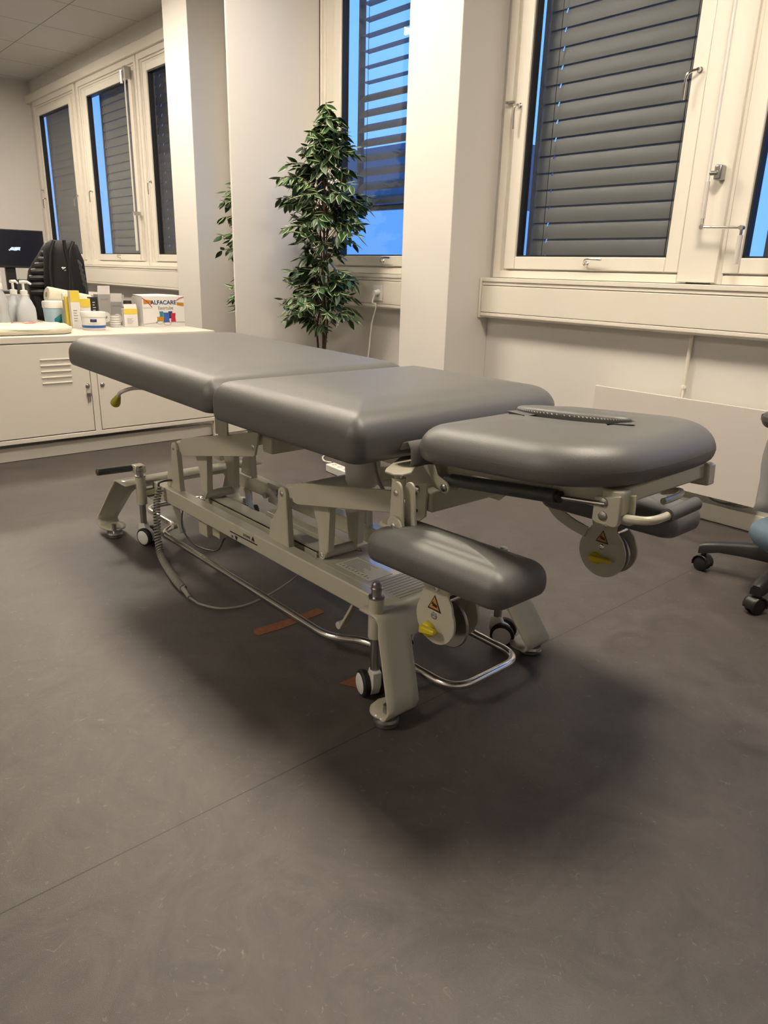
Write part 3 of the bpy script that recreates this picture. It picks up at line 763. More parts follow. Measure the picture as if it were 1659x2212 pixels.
# upper frame under the cushions
for s_ in (-1, 1):
    y = YC+s_*.165
    MB().box(-1.95, -1.12, min(y, y-s_*.03), max(y, y-s_*.03), .578, .628).build('upper_rail', M_BED, TB, bevel=.003)
    b = MB(); b.prism([(-2.02, .50), (-1.945, .505), (-1.945, .60), (-1.955, .618), (-2.02, .630)], 'xz', y-.003+s_*0, y+.003); b.build('tail_bracket', M_BED, TB, bevel=.001)
    b = MB(); b.prism([(-1.90, .50), (-1.775, .53), (-1.77, .62), (-1.90, .615)], 'xz', YC+s_*.12-.003, YC+s_*.12+.003); b.build('tail_gusset', M_BED, TB, bevel=.001)
    MB().box(-2.70, -1.72, YC+s_*.24-.012, YC+s_*.24+.012, .626, .642).build('leg_section_rail', M_BLACK, TB)
    # head hinge plates with holes
    poly = [(-1.135, .625), (-1.060, .640)]+[(-1.03+.016*math.cos(a*PI/6), .622+.016*math.sin(a*PI/6)) for a in range(3, -2, -1)]+[(-1.075, .566), (-1.105, .562), (-1.135, .575)]
    yy = YC+s_*.152
    b = MB(); b.prism(poly, 'xz', yy-.003, yy+.003)
    hp = b.build('hinge_plate', M_BED, TB, bevel=.001)
    b = MB()
    for (x_, z_) in ((-1.088, .622), (-1.108, .604), (-1.088, .582)): b.cyl((x_, yy+s_*.0031, z_), (x_, yy+s_*.0034, z_), .0042, 12)
    b.build('bolt_holes', M_DGREY, hp)
    MB().lathe((-1.032, yy+s_*.003, .622), [(.011, 0), (.011, .003), (.006, .006)], 6, (0, s_, 0)).build('hinge_bolt', M_CHROME, TB)
    # drop plate of the lift frame
    poly = [(-1.168, .60), (-1.092, .60), (-1.092, .475), (-1.118, .452), (-1.168, .452)]
    yy = YC+s_*.145
    b = MB(); b.prism(poly, 'xz', yy-.003, yy+.003)
    dp = b.build('drop_plate', M_BED, TB, bevel=.001)
    b = MB()
    for (x_, z_) in ((-1.118, .572), (-1.14, .538), (-1.12, .482), (-1.145, .49)): b.cyl((x_, yy+s_*.0031, z_), (x_, yy+s_*.0034, z_), .0042, 12)
    b.build('bolt_holes', M_DGREY, dp)
    MB().lathe((-1.12, yy+s_*.003, .533), [(.009, 0), (.009, .002), (.006, .005), (.002, .006)], 14, (0, s_, 0)).build('drop_bolt', M_CHROME, TB)
MB().box(-1.96, -1.90, 1.10, 2*YC-1.10, .565, .615).build('upper_crossbeam', M_BED, TB, bevel=.003)
MB().box(-1.20, -1.14, 1.10, 2*YC-1.10, .585, .628).build('upper_crossbeam', M_BED, TB, bevel=.003)
b = MB(); b.lathe((-1.40, 1.17, .46), [(.02, 0), (.038, .005), (.045, .02), (.047, .06), (.047, .15)], 28); plabel(b.build('motor_cover', M_RAD, TB, ang=60), 'pale translucent rounded motor cover')
MB().tube(spline([(-1.34, 1.15, .58), (-1.30, 1.13, .53), (-1.25, 1.11, .50), (-1.20, 1.11, .485)], 6), .0045, 8).build('motor_cable', M_CABLE, TB)
# head-section frame
def hb(x0, x1, y0, y1, z0, z1, m=M_BED):
    b = MB(); b.box(x0, x1, y0, y1, z0, z1)
    for v in b.v: w = tiltp(v.x, v.y, v.z); v.x, v.z = w.x, w.z
    return b
for s_ in (-1, 1):
    ya, yb = sorted((YC+s_*.164, YC+s_*.146))
    b = hb(-1.02, -.751, ya, yb, .603, .631); b.build('head_frame_rail', M_BED, TB, bevel=.002)
    b = MB(); poly = [(-.75, .604), (-.64, .588), (-.613, .588), (-.613, .629), (-.75, .631)]; b.prism(poly, 'xz', ya, yb)
    for v in b.v: w = tiltp(v.x, v.y, v.z); v.x, v.z = w.x, w.z
    b.build('head_frame_end', M_BED, TB, bevel=.002)
hb(-.640, -.600, YC-.172, YC-.142, .586, .630).build('end_cap', M_BED, TB, bevel=.004)
hb(-.640, -.600, YC+.142, YC+.172, .586, .630).build('end_cap', M_BED, TB, bevel=.004)
hb(-.636, -.610, YC-.15, YC+.15, .600, .630).build('head_frame_crossbar', M_BED, TB, bevel=.004)
# gas springs and their lobes
for s_ in (-1, 1):
    yy = YC+s_*.150; yo_ = YC+s_*.178
    poly = [(-1.085, .60), (-1.06, .615), (-1.02, .62), (-1.010, .598), (-.985, .590)]+arc(-.990, .577, .013, 60, -120, 8)+[(-1.04, .575), (-1.075, .565)]
    for o_ in (.012, .044):
        ya_, yb_ = sorted((yy+s_*o_, yy+s_*(o_+.005))); MB().prism(poly, 'xz', ya_, yb_).build('spring_bracket', M_BED, TB, bevel=.001)
    b = MB(); b.lathe((-.990, yy+s_*.049, .577), [(.008, 0), (.008, .004), (.005, .006)], 12, (0, s_, 0)); b.build('pivot_bolt', M_STEEL, TB)
    A = Vector((-.990, yo_, .590)); B = Vector((-.727, yo_, .620)); d = (B-A).normalized()
    g = MB().cyl(A, B, .0135, 22).build('gas_spring', M_DGREY, TB, bevel=.002)
    MB().cyl(B+d*.0005, B+d*.008, .0112, 18).build('end_seal', M_RUB, g)
    MB().cyl(B, B+d*.10, .0045, 12).build('piston_rod', M_CHROME, g)
    MB().cyl(A-d*.014, A, .010, 14).build('end_eye', M_DGREY, g)
# head section release: hanger bracket and handle with grey grip
for s_ in (-1, 1):
    y = YC+s_*.170
    ya, yb = sorted((y-.004, y+.004))
    if s_ < 0:
        x0_ = -.612
        poly = [(-.634, .664-.03), (-.585, .645), (-.583, .600)]+arc(-.593, .598, .010, 0, -90, 4)+[(-.626, .588), (-.634, .592)]
        poly = [(x-.018, z+.005) for (x, z) in poly]
        b = MB(); b.prism(poly, 'xz', 1.072, 1.084); b.prism([(p[0]+.012, p[1]) for p in poly], 'xz', 1.10, 1.106); b.build('handle_bracket', M_BED, TB, bevel=.0015)
        for (x_, z_) in ((-.633, .633), (-.631, .609)): MB().lathe((x_, 1.072, z_), [(.0085, 0), (.0085, .003), (.006, .004)], 8, (0, -1, 0)).build('bracket_bolt', M_STEEL, TB)
pth = [(-.615, 1.085, .612), (-.560, 1.085, .618), (-.520, 1.09, .622), (-.503, 1.115, .628), (-.497, 1.16, .634)]
hd = MB().tube(smooth_path([(-.625, 1.088, .606), (-.552, 1.088, .616), (-.548, 1.14, .618), (-.548, 1.19, .620)], .03), .0075, 12).build('release_handle', M_BED, TB, ang=80)
MB().tube([(-.5485, 1.138, .6185), (-.548, 1.19, .620), (-.548, 1.236, .6215), (-.548, 1.241, .6217)], [.0125, .0125, .0125, .008], 16).build('grip', M_GRIP, hd)
MB().tube(smooth_path([(-.66, 1.33, .60), (-.62, 1.33, .612), (-.60, 1.28, .615), (-.60, 1.22, .615)], .03), .0065, 10).build('inner_handle', M_BED, TB)

# tail release lever with olive rubber knob
A = at(300, 838, Y=.97); B = at(262, 847, Y=.95); C_ = at(255, 858, Y=.95); D = at(243, 884, Y=.95)
lv = MB().tube(spline([A+Vector((.25, .02, .02)), A, B, C_], 6), .0065, 10).build('tilt_lever', M_RAD, TB)
dd = (D-C_).normalized(); K = C_-dd*.006
MB().lathe(K, [(.006, 0), (.0095, .004), (.0125, .02), (.0165, .036), (.0165, .046), (.011, .054), (.002, .057)], 20, dd).build('lever_knob', M_YEL2, lv)
# armrests
TRI = lambda c, s_: [(c[0]-s_*.5, c[1]-s_*.42), (c[0]+s_*.5, c[1]-s_*.42), (c[0], c[1]+s_*.48)]
def armrest(s_):
    """s_ = -1 near side, +1 far side"""
    nm = 'near' if s_ < 0 else 'far'
    ya, yb = sorted((YC+s_*.214, YC+s_*.370))
    pad(-1.060, -.689, ya, yb, .446, .527, (.034, .034, .045, .045), rt=.040, rb=.02, crown=.014, tilt=.03, hinge=(-.86, .47)).build('armrest_cushion', M_LEA, TB, ang=80)
    yf = YC+s_*.300
    cx, cz = (-.876, .358) if s_ < 0 else (-.886, .352)
    RB = .052 if s_ < 0 else .065
    for k, yy in enumerate((yf-.022, yf+.046) if s_ < 0 else (yf-.024, yf+.030)):
        poly = [(cx+.034, .455), (cx+.032, .415), (cx+RB*.80, cz+.042)]+arc(cx, cz, RB, 30, -210, 26)+[(cx-RB*.80, cz+.042), (cx-.034, .415), (cx-.045, .455)]
        b = MB(); b.prism(poly, 'xz', yy-.003, yy+.003); pl = b.build('armrest_plate', M_BED, TB, bevel=.0012)
        sd = -1
        yfce = yy-.003
        if k == 0:
            b = MB(); c = (cx-.002, .392)
            b.prism(TRI(c, .036), 'xz', yfce-.0012, yfce); b.build('warning_triangle_border', M_INK, pl)
            b = MB(); b.prism(TRI((c[0], c[1]+.0002), .028), 'xz', yfce-.0016, yfce-.0011); b.build('warning_triangle', M_ORNG, pl)
            b = MB(); b.prism([(c[0]-.005, c[1]-.006), (c[0]+.008, c[1]-.007), (c[0]+.008, c[1]-.002), (c[0]-.001, c[1]+.001)], 'xz', yfce-.002, yfce-.0015)
            b.prism([(c[0]-.008, c[1]-.003), (c[0]-.003, c[1]-.003), (c[0]-.002, c[1]+.003), (c[0]-.004, c[1]+.003)], 'xz', yfce-.002, yfce-.0015); b.build('hand_symbol', M_INK, pl)
            for (x_, z_) in ((cx-.002, .366), (cx-.0, .425)): MB().lathe((x_, yfce, z_), [(.008, 0), (.008, .001), (.0062, .003), (.003, .0035), (.0028, .002)], 16, (0, -1, 0)).build('plate_bolt', M_CHROME, pl)
            kb = MB(); kb.lathe((cx-.012, yfce, .333), [(.0155, 0), (.016, .004), (.015, .010), (.011, .013), (.002, .014)], 24, (0, -1, 0))
            ll = .018 if s_ < 0 else .036; lvp = [(cx-.022, .327), (cx+ll, .336), (cx+ll+.002, .341), (cx+ll, .346), (cx-.004, .344), (cx-.022, .343)]
            kb.prism(lvp, 'xz', yfce-.022, yfce-.010); plabel(kb.build('locking_lever', M_YEL, TB, bevel=.0025), 'yellow locking lever')
    # toothed disc between the plates
    b = MB(); b.lathe((cx+.004, yf+.006, .345), [(.052, 0), (.054, .002), (.054, .005), (.052, .007)], 32, (0, 1, 0)); b.build('locking_disc', M_STEEL, TB)
    MB().cyl((cx-.012, yf-.02, .333), (cx-.012, yf+.045, .333), .009, 14).build('lever_axle', M_YEL, TB)
    MB().cyl((cx+.03, yf-.022, .41), (cx+.03, yf+.022, .41), .006, 12).build('spacer_bolt', M_CHROME, TB)
    # curved carrier arm from the upper frame down to the plates
    yv = YC+s_*.265
    top = [(-1.055, .60), (-1.062, .50), (-1.035, .435), (-.985, .408), (-.93, .395)]
    cpts = spline([(x_, 0, z_) for (x_, z_) in top], 6)
    b = MB(); rows = []
    for i, c in enumerate(cpts):
        t = cpts[min(i+1, len(cpts)-1)]-cpts[max(i-1, 0)]; t.normalize(); nrm = Vector((-t.z, 0, t.x)); w = .017-.003*(i/len(cpts))
        rows.append([c-nrm*w+Vector((0, yv-.003, 0)), c+nrm*w+Vector((0, yv-.003, 0)), c+nrm*w+Vector((0, yv+.003, 0)), c-nrm*w+Vector((0, yv+.003, 0))])
    b.grid(rows, close=True); b.f.append((0, 1, 2, 3)); b.mi.append(0); m_ = 4*(len(rows)-1); b.f.append((m_, m_+1, m_+2, m_+3)); b.mi.append(0)
    b.build('carrier_arm', M_BED, TB, bevel=.001)
    b = MB(); P_ = [(-1.045, .555)]
    # short swivel column with base disc and strap links
    xs_, ys_ = -1.030, YC+s_*.292
    MB().cyl((xs_, ys_, .508), (xs_, ys_, .604), .0135, 18).build('swivel_column', M_BED, TB)
    MB().lathe((xs_+.000, ys_, .604), [(.010, 0), (.010, .006), (.012, .007), (.012, .010)], 16).build('column_pin', M_STEEL, TB)
    b = MB(); b.lathe((xs_-.012, ys_, .494), [(.026, 0), (.028, .004), (.028, .009), (.024, .013)], 22); b.build('column_foot', M_BED, TB)
    b = MB(); b.prism([(-1.14, YC+s_*.17), (-1.085, YC+s_*.17), (-1.012, YC+s_*.275), (-1.010, YC+s_*.30), (-1.022, YC+s_*.312), (-1.05, YC+s_*.312), (-1.065, YC+s_*.295)], 'xy', .6135, .6175); b.build('outrigger', M_BED, TB, bevel=.001)
    for (x_, dz, wv, yoff) in ((-1.015, 0, .013, -.016), (-.998, 0, .012, .004)):
        poly = [(x_-wv, .585)]+arc(x_, .590, wv, 180, 0, 8)+[(x_+wv+.006, .53), (x_+wv+.028, .44), (x_-wv+.03, .44), (x_-wv, .52)]
        b = MB(); b.prism(poly, 'xz', ys_+yoff-.003, ys_+yoff+.003); lk = b.build('strap_link', M_BED, TB, bevel=.001)
        if yoff < 0: MB().lathe((x_, ys_+yoff-.003, .580), [(.0065, 0), (.0065, .002), (.004, .0035)], 14, (0, -1, 0)).build('pivot_bolt', M_CHROME, lk)
    x_ = -1.012; poly = [(x_-.02, .50)]+arc(x_, .512, .020, 200, 10, 8)+[(x_+.040, .44), (x_+.012, .44)]
    b = MB(); b.prism(poly, 'xz', ys_-.026, ys_-.020); lk = b.build('strap_link', M_BED, TB, bevel=.001)
    MB().lathe((x_, ys_-.026, .512), [(.0065, 0), (.0065, .002), (.004, .0035)], 14, (0, -1, 0)).build('pivot_bolt', M_CHROME, lk)
armrest(-1); armrest(1)
# decals on the near rail
b = MB(); b.prism([(-1.927, .2015), (-1.764, .2035), (-1.764, .2070), (-1.927, .2050)], 'xz', Y0-.0008, Y0); b.build('rail_line', M_INK, TB)
b = MB(); b.prism([(-1.897, .196), (-1.879, .196), (-1.888, .182)], 'xz', Y0-.0008, Y0); b.prism([(-1.797, .2125), (-1.779, .2125), (-1.788, .2265)], 'xz', Y0-.0008, Y0)
b.prism([(-1.897, .1985), (-1.879, .1985), (-1.879, .1975), (-1.897, .1975)], 'xz', Y0-.0008, Y0); b.prism([(-1.797, .2095), (-1.779, .2095), (-1.779, .2105), (-1.797, .2105)], 'xz', Y0-.0008, Y0); b.build('arrow_marks', M_INK, TB)
text_mesh('t', 'UP', .012, (-1.921, Y0-.0004, .185), (1, 0, 0), (0, 0, 1), M_INK, TB).build('lettering', M_INK, TB, smooth=False)
text_mesh('t', 'DOWN', .012, (-1.845, Y0-.0004, .212), (1, 0, 0), (0, 0, 1), M_INK, TB).build('lettering', M_INK, TB, smooth=False)
for (x_, y_) in ((-1.485, 1.235), (-1.19, 1.24)):
    b = MB(); b.prism([(x_-.018, y_-.016), (x_-.018, y_+.016), (x_+.014, y_)], 'xy', ZR+.001, ZR+.0016); t_ = b.build('warning_triangle', M_INK, TB)
    b = MB(); b.prism([(x_-.0145, y_-.0105), (x_-.0145, y_+.0105), (x_+.007, y_)], 'xy', ZR+.0016, ZR+.0019); b.build('triangle_fill', M_ORNG, t_)

# hand-control cord: coiled lead hanging over the rail and the straight lead on the floor
P0 = [(-2.385, 1.075, .243), (-2.392, 1.050, .238), (-2.385, 1.032, .20), (-2.355, 1.012, .146), (-2.325, .998, .06), (-2.285, .988, .022), (-2.20, .968, .0135), (-2.09, .944, .0135), (-2.00, .930, .0135)]
path = spline(P0[1:], 40); L_ = [0]
for i in range(1, len(path)): L_.append(L_[-1]+(path[i]-path[i-1]).length)
tot = L_[-1]; turns = 52; n = turns*12; hel = []
def samp(s_):
    i = 1
    while i < len(L_)-1 and L_[i] < s_: i += 1
    t = (s_-L_[i-1])/max(1e-9, L_[i]-L_[i-1]); return path[i-1]*(1-t)+path[i]*t, (path[i]-path[i-1]).normalized()
u = Vector((1, 0, 0))
for k in range(n+1):
    c, t = samp(tot*k/n); u = (u-t*u.dot(t)).normalized(); w = t.cross(u); a = 2*PI*turns*k/n
    hel.append(c+(u*math.cos(a)+w*math.sin(a))*.0100)
MB().tube(hel, .0036, 6).build('coiled_cord', M_CABLE, TB, ang=80)
MB().tube(spline([(-2.35, 1.11, .240), (-2.375, 1.09, .262), (-2.392, 1.05, .258), (-2.396, 1.045, .238)], 6), .004, 8).build('cord_lead', M_DGREY, TB)
MB().tube([(-2.02, .934, .0135), (-1.97, .925, .0125), (-1.935, .918, .011)], [.0085, .0075, .0065], 12).build('cord_sleeve', M_CABLE, TB)
MB().tube(spline([(-1.94, .919, .010), (-1.90, .922, .008), (-1.885, .925, .006), (-1.84, .944, .006), (-1.81, .968, .006), (-1.79, 1.02, .006), (-1.785, 1.08, .012), (-1.79, 1.17, .03), (-1.80, 1.25, .06), (-1.82, 1.30, .13)], 8), .0035, 8).build('floor_lead', M_CABLE, TB)
MB().tube(spline([(-2.36, 1.12, .18), (-2.34, 1.10, .09), (-2.25, 1.10, .05), (-2.15, 1.13, .05), (-2.10, 1.14, .11)], 8), .003, 8).build('base_lead', M_DGREY, TB)

# strips of brown tape stuck on the floor under the table
def tape(P, label):
    b = MB(); n = len(P); b.prism(P, 'xy', .0004, .0012); return tag(b.build('tape_strip', M_TAPE, smooth=False), label, 'tape')
tape([(-1.645, .975), (-1.622, .958), (-1.605, .966), (-1.600, 1.05), (-1.606, 1.20), (-1.62, 1.206), (-1.645, 1.20), (-1.638, 1.08)], 'long brown tape strip stuck on the floor beneath the chrome foot bar')
tape([(-1.262, .990), (-1.215, 1.015), (-1.18, 1.05), (-1.20, 1.10), (-1.245, 1.085), (-1.262, 1.045)], 'torn brown tape piece on the floor behind the near castor')

# ------------------------------------------------------------------ STEEL CABINET
CX0, CX1 = -4.78, -3.964
CYa, CYb = .69, 2.14
o = thing('steel_cabinet', 'low white steel cabinet with slotted doors left behind the table', 'cabinet', (-4.26, 1.41, 0))
MB().box(CX0, CX1-.012, CYa, CYb, .125, .605).build('body', M_CAB, o, bevel=.003)
MB().box(CX0, CX1+.004, CYa-.006, CYb+.006, .606, .640).build('top', M_CAB, o, bevel=.004)
MB().box(CX0, CX1, CYa, CYb, .100, .124).build('bottom_rail', M_CAB, o, bevel=.003)
MB().box(CX1-.012, CX1, 1.395, 1.428, .124, .606).build('centre_post', M_CAB, o)
MB().box(CX1-.012, CX1, CYb-.018, CYb, .124, .606).build('side_post', M_CAB, o)
for (a, c) in ((CYa+.02, 1.392), (1.431, CYb-.021)):
    d_ = MB().box(CX1-.014, CX1+.001, a, c, .128, .602).build('door', M_CAB, o, bevel=.0025)
    b = MB()
    for (va, vb) in ((a+.05, a+.16), (c-.245, c-.095)):
        for k in range(5):
            z_ = .525-.030*k; b.prism([(CX1, z_), (CX1+.0065, z_-.002), (CX1+.007, z_-.006), (CX1, z_-.012)], 'xz', va, vb)
    if a < 1: b.build('vent_slots', M_CAB, d_)
    ly = c-.018 if a < 1 else a+.022
    MB().lathe((CX1+.001, ly, .372), [(.0115, 0), (.0115, .004), (.008, .007), (.004, .008)], 18, (1, 0, 0)).build('lock', M_STEEL, d_)
for (x_, y_) in ((CX1-.012, CYb-.012), (CX1-.012, CYa+.012), (CX0+.012, CYb-.012), (CX0+.012, CYa+.012), (CX1-.012, 1.41)):
    if (x_, y_) != (CX1-.012, 1.41): MB().box(x_-.011, x_+.011, y_-.011, y_+.011, 0, .10).build('leg', M_CAB, o)
o = thing('key_ring', 'bunch of keys hanging from the cabinet door lock', 'keys', (CX1+.012, 1.374, .30))
b = MB(); ly = 1.374
b.tube([(CX1+.010, ly+.012*math.cos(a*PI/6), .345+.012*math.sin(a*PI/6)) for a in range(12)], .0012, 6, closed=True); b.build('ring', M_STEEL, o)
for (dy, h) in ((-.004, .05), (.006, .045)):
    b = MB(); b.prism([(ly+dy-.007, .333), (ly+dy+.007, .333), (ly+dy+.005, .318), (ly+dy+.002, .312), (ly+dy+.002, .333-h), (ly+dy-.002, .333-h), (ly+dy-.003, .312), (ly+dy-.006, .318)], 'yz', CX1+.008+dy*.3, CX1+.010+dy*.3); b.build('key', M_STEEL, o)
b = MB(); b.box(CX1+.002, CX1+.007, ly-.003, ly+.003, .355, .385); b.build('key_in_lock', M_STEEL, o)
tag(MB().box(-4.04, -4.02, .2, 2.62, 0, .072).build('plinth_board', M_TRIM, bevel=.002), 'low white plinth board on the floor beneath the steel cabinet', 'board')

ZT = .6405
# box with product lettering
A = at(311, 706, z=ZT); Bp = at(400, 703.5, z=ZT); ux = (Bp-A); wB = ux.length; ux.normalize(); uz = Vector((0, 0, 1)); un = ux.cross(uz)
hB = .178; dB = .14
o = thing('exercise_tube_box', 'white cardboard box with blue ALFACARE lettering on cabinet top', 'box', A)
b = MB(); ii = -un*dB
V = [A, Bp, Bp+ii, A+ii]; b.add(V+[v+uz*hB for v in V], [(0, 1, 5, 4), (1, 2, 6, 5), (2, 3, 7, 6), (3, 0, 4, 7), (0, 3, 2, 1)])
b.add([V[0]+uz*hB, V[1]+uz*hB, V[2]+uz*(hB+.004), V[3]+uz*(hB+.006), (V[0]+V[2])/2+uz*(hB+.012)], [(0, 1, 4), (1, 2, 4), (2, 3, 4), (3, 0, 4)])
b.build('carton', M_CARD, o, smooth=False)
def on(u, v, e=.001): return A+ux*(u*wB)+uz*(v*hB)+un*e
def pq(pts, m, name, par=o, e=.001):
    b = MB(); b.add([on(u, v, e) for (u, v) in pts]+[on(u, v, e-.0007) for (u, v) in pts], [tuple(range(len(pts))), tuple(range(2*len(pts)-1, len(pts)-1, -1))]+[(i, (i+1) % len(pts), len(pts)+(i+1) % len(pts), len(pts)+i) for i in range(len(pts))]); return b.build(name, m, par, smooth=False)
text_mesh('t', 'ALFACARE', hB*.185, on(.19, .735), ux, uz, M_NAVY, o, bold=.0008, fit=wB*.62).build('brand_lettering', M_NAVY, o, smooth=False)
text_mesh('t', 'Exertube', hB*.17, on(.36, .56), ux, uz, M_GINK, o, bold=.0003, fit=wB*.36).build('product_lettering', M_GINK, o, smooth=False)
for (u0, u1, v0, v1, m) in ((.385, .48, .28, .50, M_TEAL), (.60, .70, .26, .50, M_NAVY), (.32, .50, .18, .32, M_OCH), (.475, .62, .14, .46, M_BLUE), (.655, .775, .15, .44, M_REDP)):
    pq([(u0, v0), (u1, v0), (u1-.01, (v0+v1)/2), (u1, v1), (u0, v1), (u0+.01, (v0+v1)/2)], m, 'printed_spool', e=.0012 if m in (M_TEAL, M_NAVY) else .0022)
for (uc, vc, m) in ((.385, .13, M_GINK), (.57, .09, M_REDP)):
    b = MB(); b.tube([on(uc+.085*math.cos(k*PI/12), vc+.05*math.sin(k*PI/12)) for k in range(24)], .0009, 5, closed=True); b.build('printed_loop', m, o)
for (pts, m) in (([(.03, .74), (.20, .77), (.22, .86), (.03, .90)], M_OCH), ([(.82, .70), (.99, .66), (.99, .78), (.82, .80)], M_OCH)): pq(pts, m, 'printed_band')
for pts in ([(.0, .95), (.12, .82), (.22, .64)], [(.82, .86), (.88, .93), (1, .98)]):
    b = MB(); b.tube([on(u, v) for (u, v) in pts], .0022, 5); b.build('printed_tube', M_REDP, o)
for pts in ([(.0, .62), (.22, .62)], [(.0, .08), (.35, .14)], [(.65, .14), (1, .13)]):
    b = MB(); b.tube([on(u, v) for (u, v) in pts], .0008, 4); b.build('printed_line', M_GINK, o)

def place(px, py): p = at(px, py, z=ZT); return p
def top_z(p, py, px=None):
    """height of the photo row py above the base point p"""
    q = at(px if px else 0, py, X=p.x); return q.z
# cream jar with blue label
def jar(px, py, r, h, label, kind):
    p = place(px, py); c = Vector((p.x-r*.6, p.y, ZT))
    o = thing('cream_jar', label, 'jar', c)
    if kind == 0:
        b = MB(); b.lathe(c, [(r*.86, 0), (r*.88, .004), (r*.90, h*.12), (r*.95, h*.5), (r*.96, h*.72)], 32); b.build('body', M_WPL, o)
        b = MB(); b.lathe(c, [(r*1.0, h*.73), (r, h*.76), (r, h*.95), (r*.97, h), (r*.3, h*1.01)], 32); b.build('lid', M_WPL, o)
        b = MB(); b.lathe(c, [(r*.895, h*.12), (r*.915, h*.14), (r*.930, h*.26), (r*.92, h*.27)], 32); b.build('label_band', M_BLUE, o)
        b = MB(); f = Vector((-c.x, -c.y, 0)).normalized(); s_ = Vector((-f.y, f.x, 0))
        for (u0, u1, v0, v1, m) in ((-.25, .22, .46, .62, M_NAVY),):
            R_ = r*.965
            def cp_(u, v): a = u*1.1; return c+(f*math.cos(a)+s_*math.sin(a))*R_+Vector((0, 0, v*h))
            b.add([cp_(u0, v0), cp_(u0*.5+u1*.5, v0), cp_(u1, v0), cp_(u1, v1), cp_(u0*.5+u1*.5, v1), cp_(u0, v1)], [(0, 1, 4, 5), (1, 2, 3, 4)])
        b.build('label_badge', M_NAVY, o, solid=.0008)
        b = MB()
        for kk, (u, v) in enumerate(((.10, .54), (.0, .54), (-.1, .54))): b.box(0, 0, 0, 0, 0, 0)
        b2 = MB()
        for (u0, u1, v) in ((-.38, .38, .36), (-.1, .12, .30)):
            def cp2(u, v): a = u*1.1; return c+(f*math.cos(a)+s_*math.sin(a))*r*.962+Vector((0, 0, v*h))
            b2.add([cp2(u0, v), cp2(0, v), cp2(u1, v), cp2(u1, v+.03), cp2(0, v+.03), cp2(u0, v+.03)], [(0, 1, 4, 5), (1, 2, 3, 4)])
        b2.build('small_print', M_RAD, o, solid=.0006)
    else:
        b = MB(); b.lathe(c, [(r*.85, 0), (r*.9, .005), (r*.97, h*.7), (r*.98, h*.72)], 4 if False else 28); b.build('body', M_CYAN, o)
        b = MB(); b.lathe(c, [(r*1.02, h*.73), (r*1.02, h*.95), (r*.97, h), (r*.3, h*1.01)], 28); b.build('lid', M_WPL, o)
        f = Vector((-c.x, -c.y, 0)).normalized(); s_ = Vector((-f.y, f.x, 0)); b = MB()
        def cp3(u, v): a = u*1.1; return c+(f*math.cos(a)+s_*math.sin(a))*r*.975+Vector((0, 0, v*h))
        b.add([cp3(-.1, .1), cp3(.2, .1), cp3(.5, .1), cp3(.5, .5), cp3(.2, .42), cp3(-.1, .3)], [(0, 1, 4, 5), (1, 2, 3, 4)]); b.build('label_picture', M_TEAL, o, solid=.0008)
    return o
jar(210, 713, .069, .098, 'round white cream jar with navy badge and blue band', 0)
jar(127, 704, .066, .140, 'pale blue cream jar standing behind the cream cushion', 1)
# cream face cushion lying on the cabinet
p0 = at(82, 714, z=ZT)
o = thing('face_cushion', 'cream vinyl horseshoe cushion with red patch lying at cabinet edge', 'cushion', (-4.17, 1.20, ZT))
b = pad(-4.315, -4.015, .90, 1.375, ZT, ZT+.050, (.12, .12, .12, .12), rt=.03, rb=.02, crown=.006, N=10)
for v in b.v: v.z += .004*math.sin(v.x*70)*math.sin(v.y*55) if v.z > ZT+.02 else 0
b.build('pad', M_PILLOW, o, ang=80)
b = pad(-4.26, -4.15, 1.10, 1.26, ZT+.045, ZT+.052, (.05, .05, .05, .05), rt=.005, rb=.003, crown=.001); b.build('patch', M_RED, o)
b = MB(); b.tube([(-4.165+.150*math.copysign(abs(math.cos(k*PI/20))**.7, math.cos(k*PI/20)), 1.1375+.238*math.copysign(abs(math.sin(k*PI/20))**.7, math.sin(k*PI/20)), ZT+.027+.003*math.sin(k*5)) for k in range(40)], .0035, 6, closed=True); b.build('piping', M_PILLOW, o)
# pump bottles
def pump(px, label, yaw, h=.205, XX=-4.37):
    p = at(px, 700, X=XX); c = Vector((XX, p.y, ZT)); o = thing('pump_bottle', label, 'bottle', c, None)
    s = h/.205; b = MB(); rows = []
    for (hx, hy, z_) in ((.030, .046, 0), (.034, .050, .006), (.034, .050, .09), (.033, .048, .115), (.024, .034, .15), (.016, .018, .175), (.015, .015, .18)):
        rows.append([c+Vector((hx*math.copysign(abs(math.cos(a))**.7, math.cos(a)), hy*math.copysign(abs(math.sin(a))**.7, math.sin(a)), z_*s)) for a in [2*PI*i/28 for i in range(28)]])
    b.grid(rows, close=True); b.f.append(tuple(range(27, -1, -1))); b.mi.append(0); b.build('body', M_MILK, o, ang=60)
    MB().lathe(c+Vector((0, 0, .18*s)), [(.016, 0), (.019, .002), (.019, .026), (.010, .029)], 20).build('collar', M_WPL, o)
    b = MB(); b.cyl(c+Vector((0, 0, .20*s)), c+Vector((0, 0, .245*s)), .0065, 10)
    d_ = Vector((math.cos(yaw), math.sin(yaw), 0)); t = c+Vector((0, 0, .25*s))
    b.tube([t-d_*.016, t, t+d_*.022+Vector((0, 0, .002)), t+d_*.042-Vector((0, 0, .010))], [.008, .009, .0075, .005], 10); b.build('pump_head', M_WPL, o)
    return o
pump(38, 'left of the two milky pump bottles behind the cream cushion', 2.2, .206, -4.45)
pump(60, 'front milky pump bottle beside the pale blue jar', 1.0, .205)
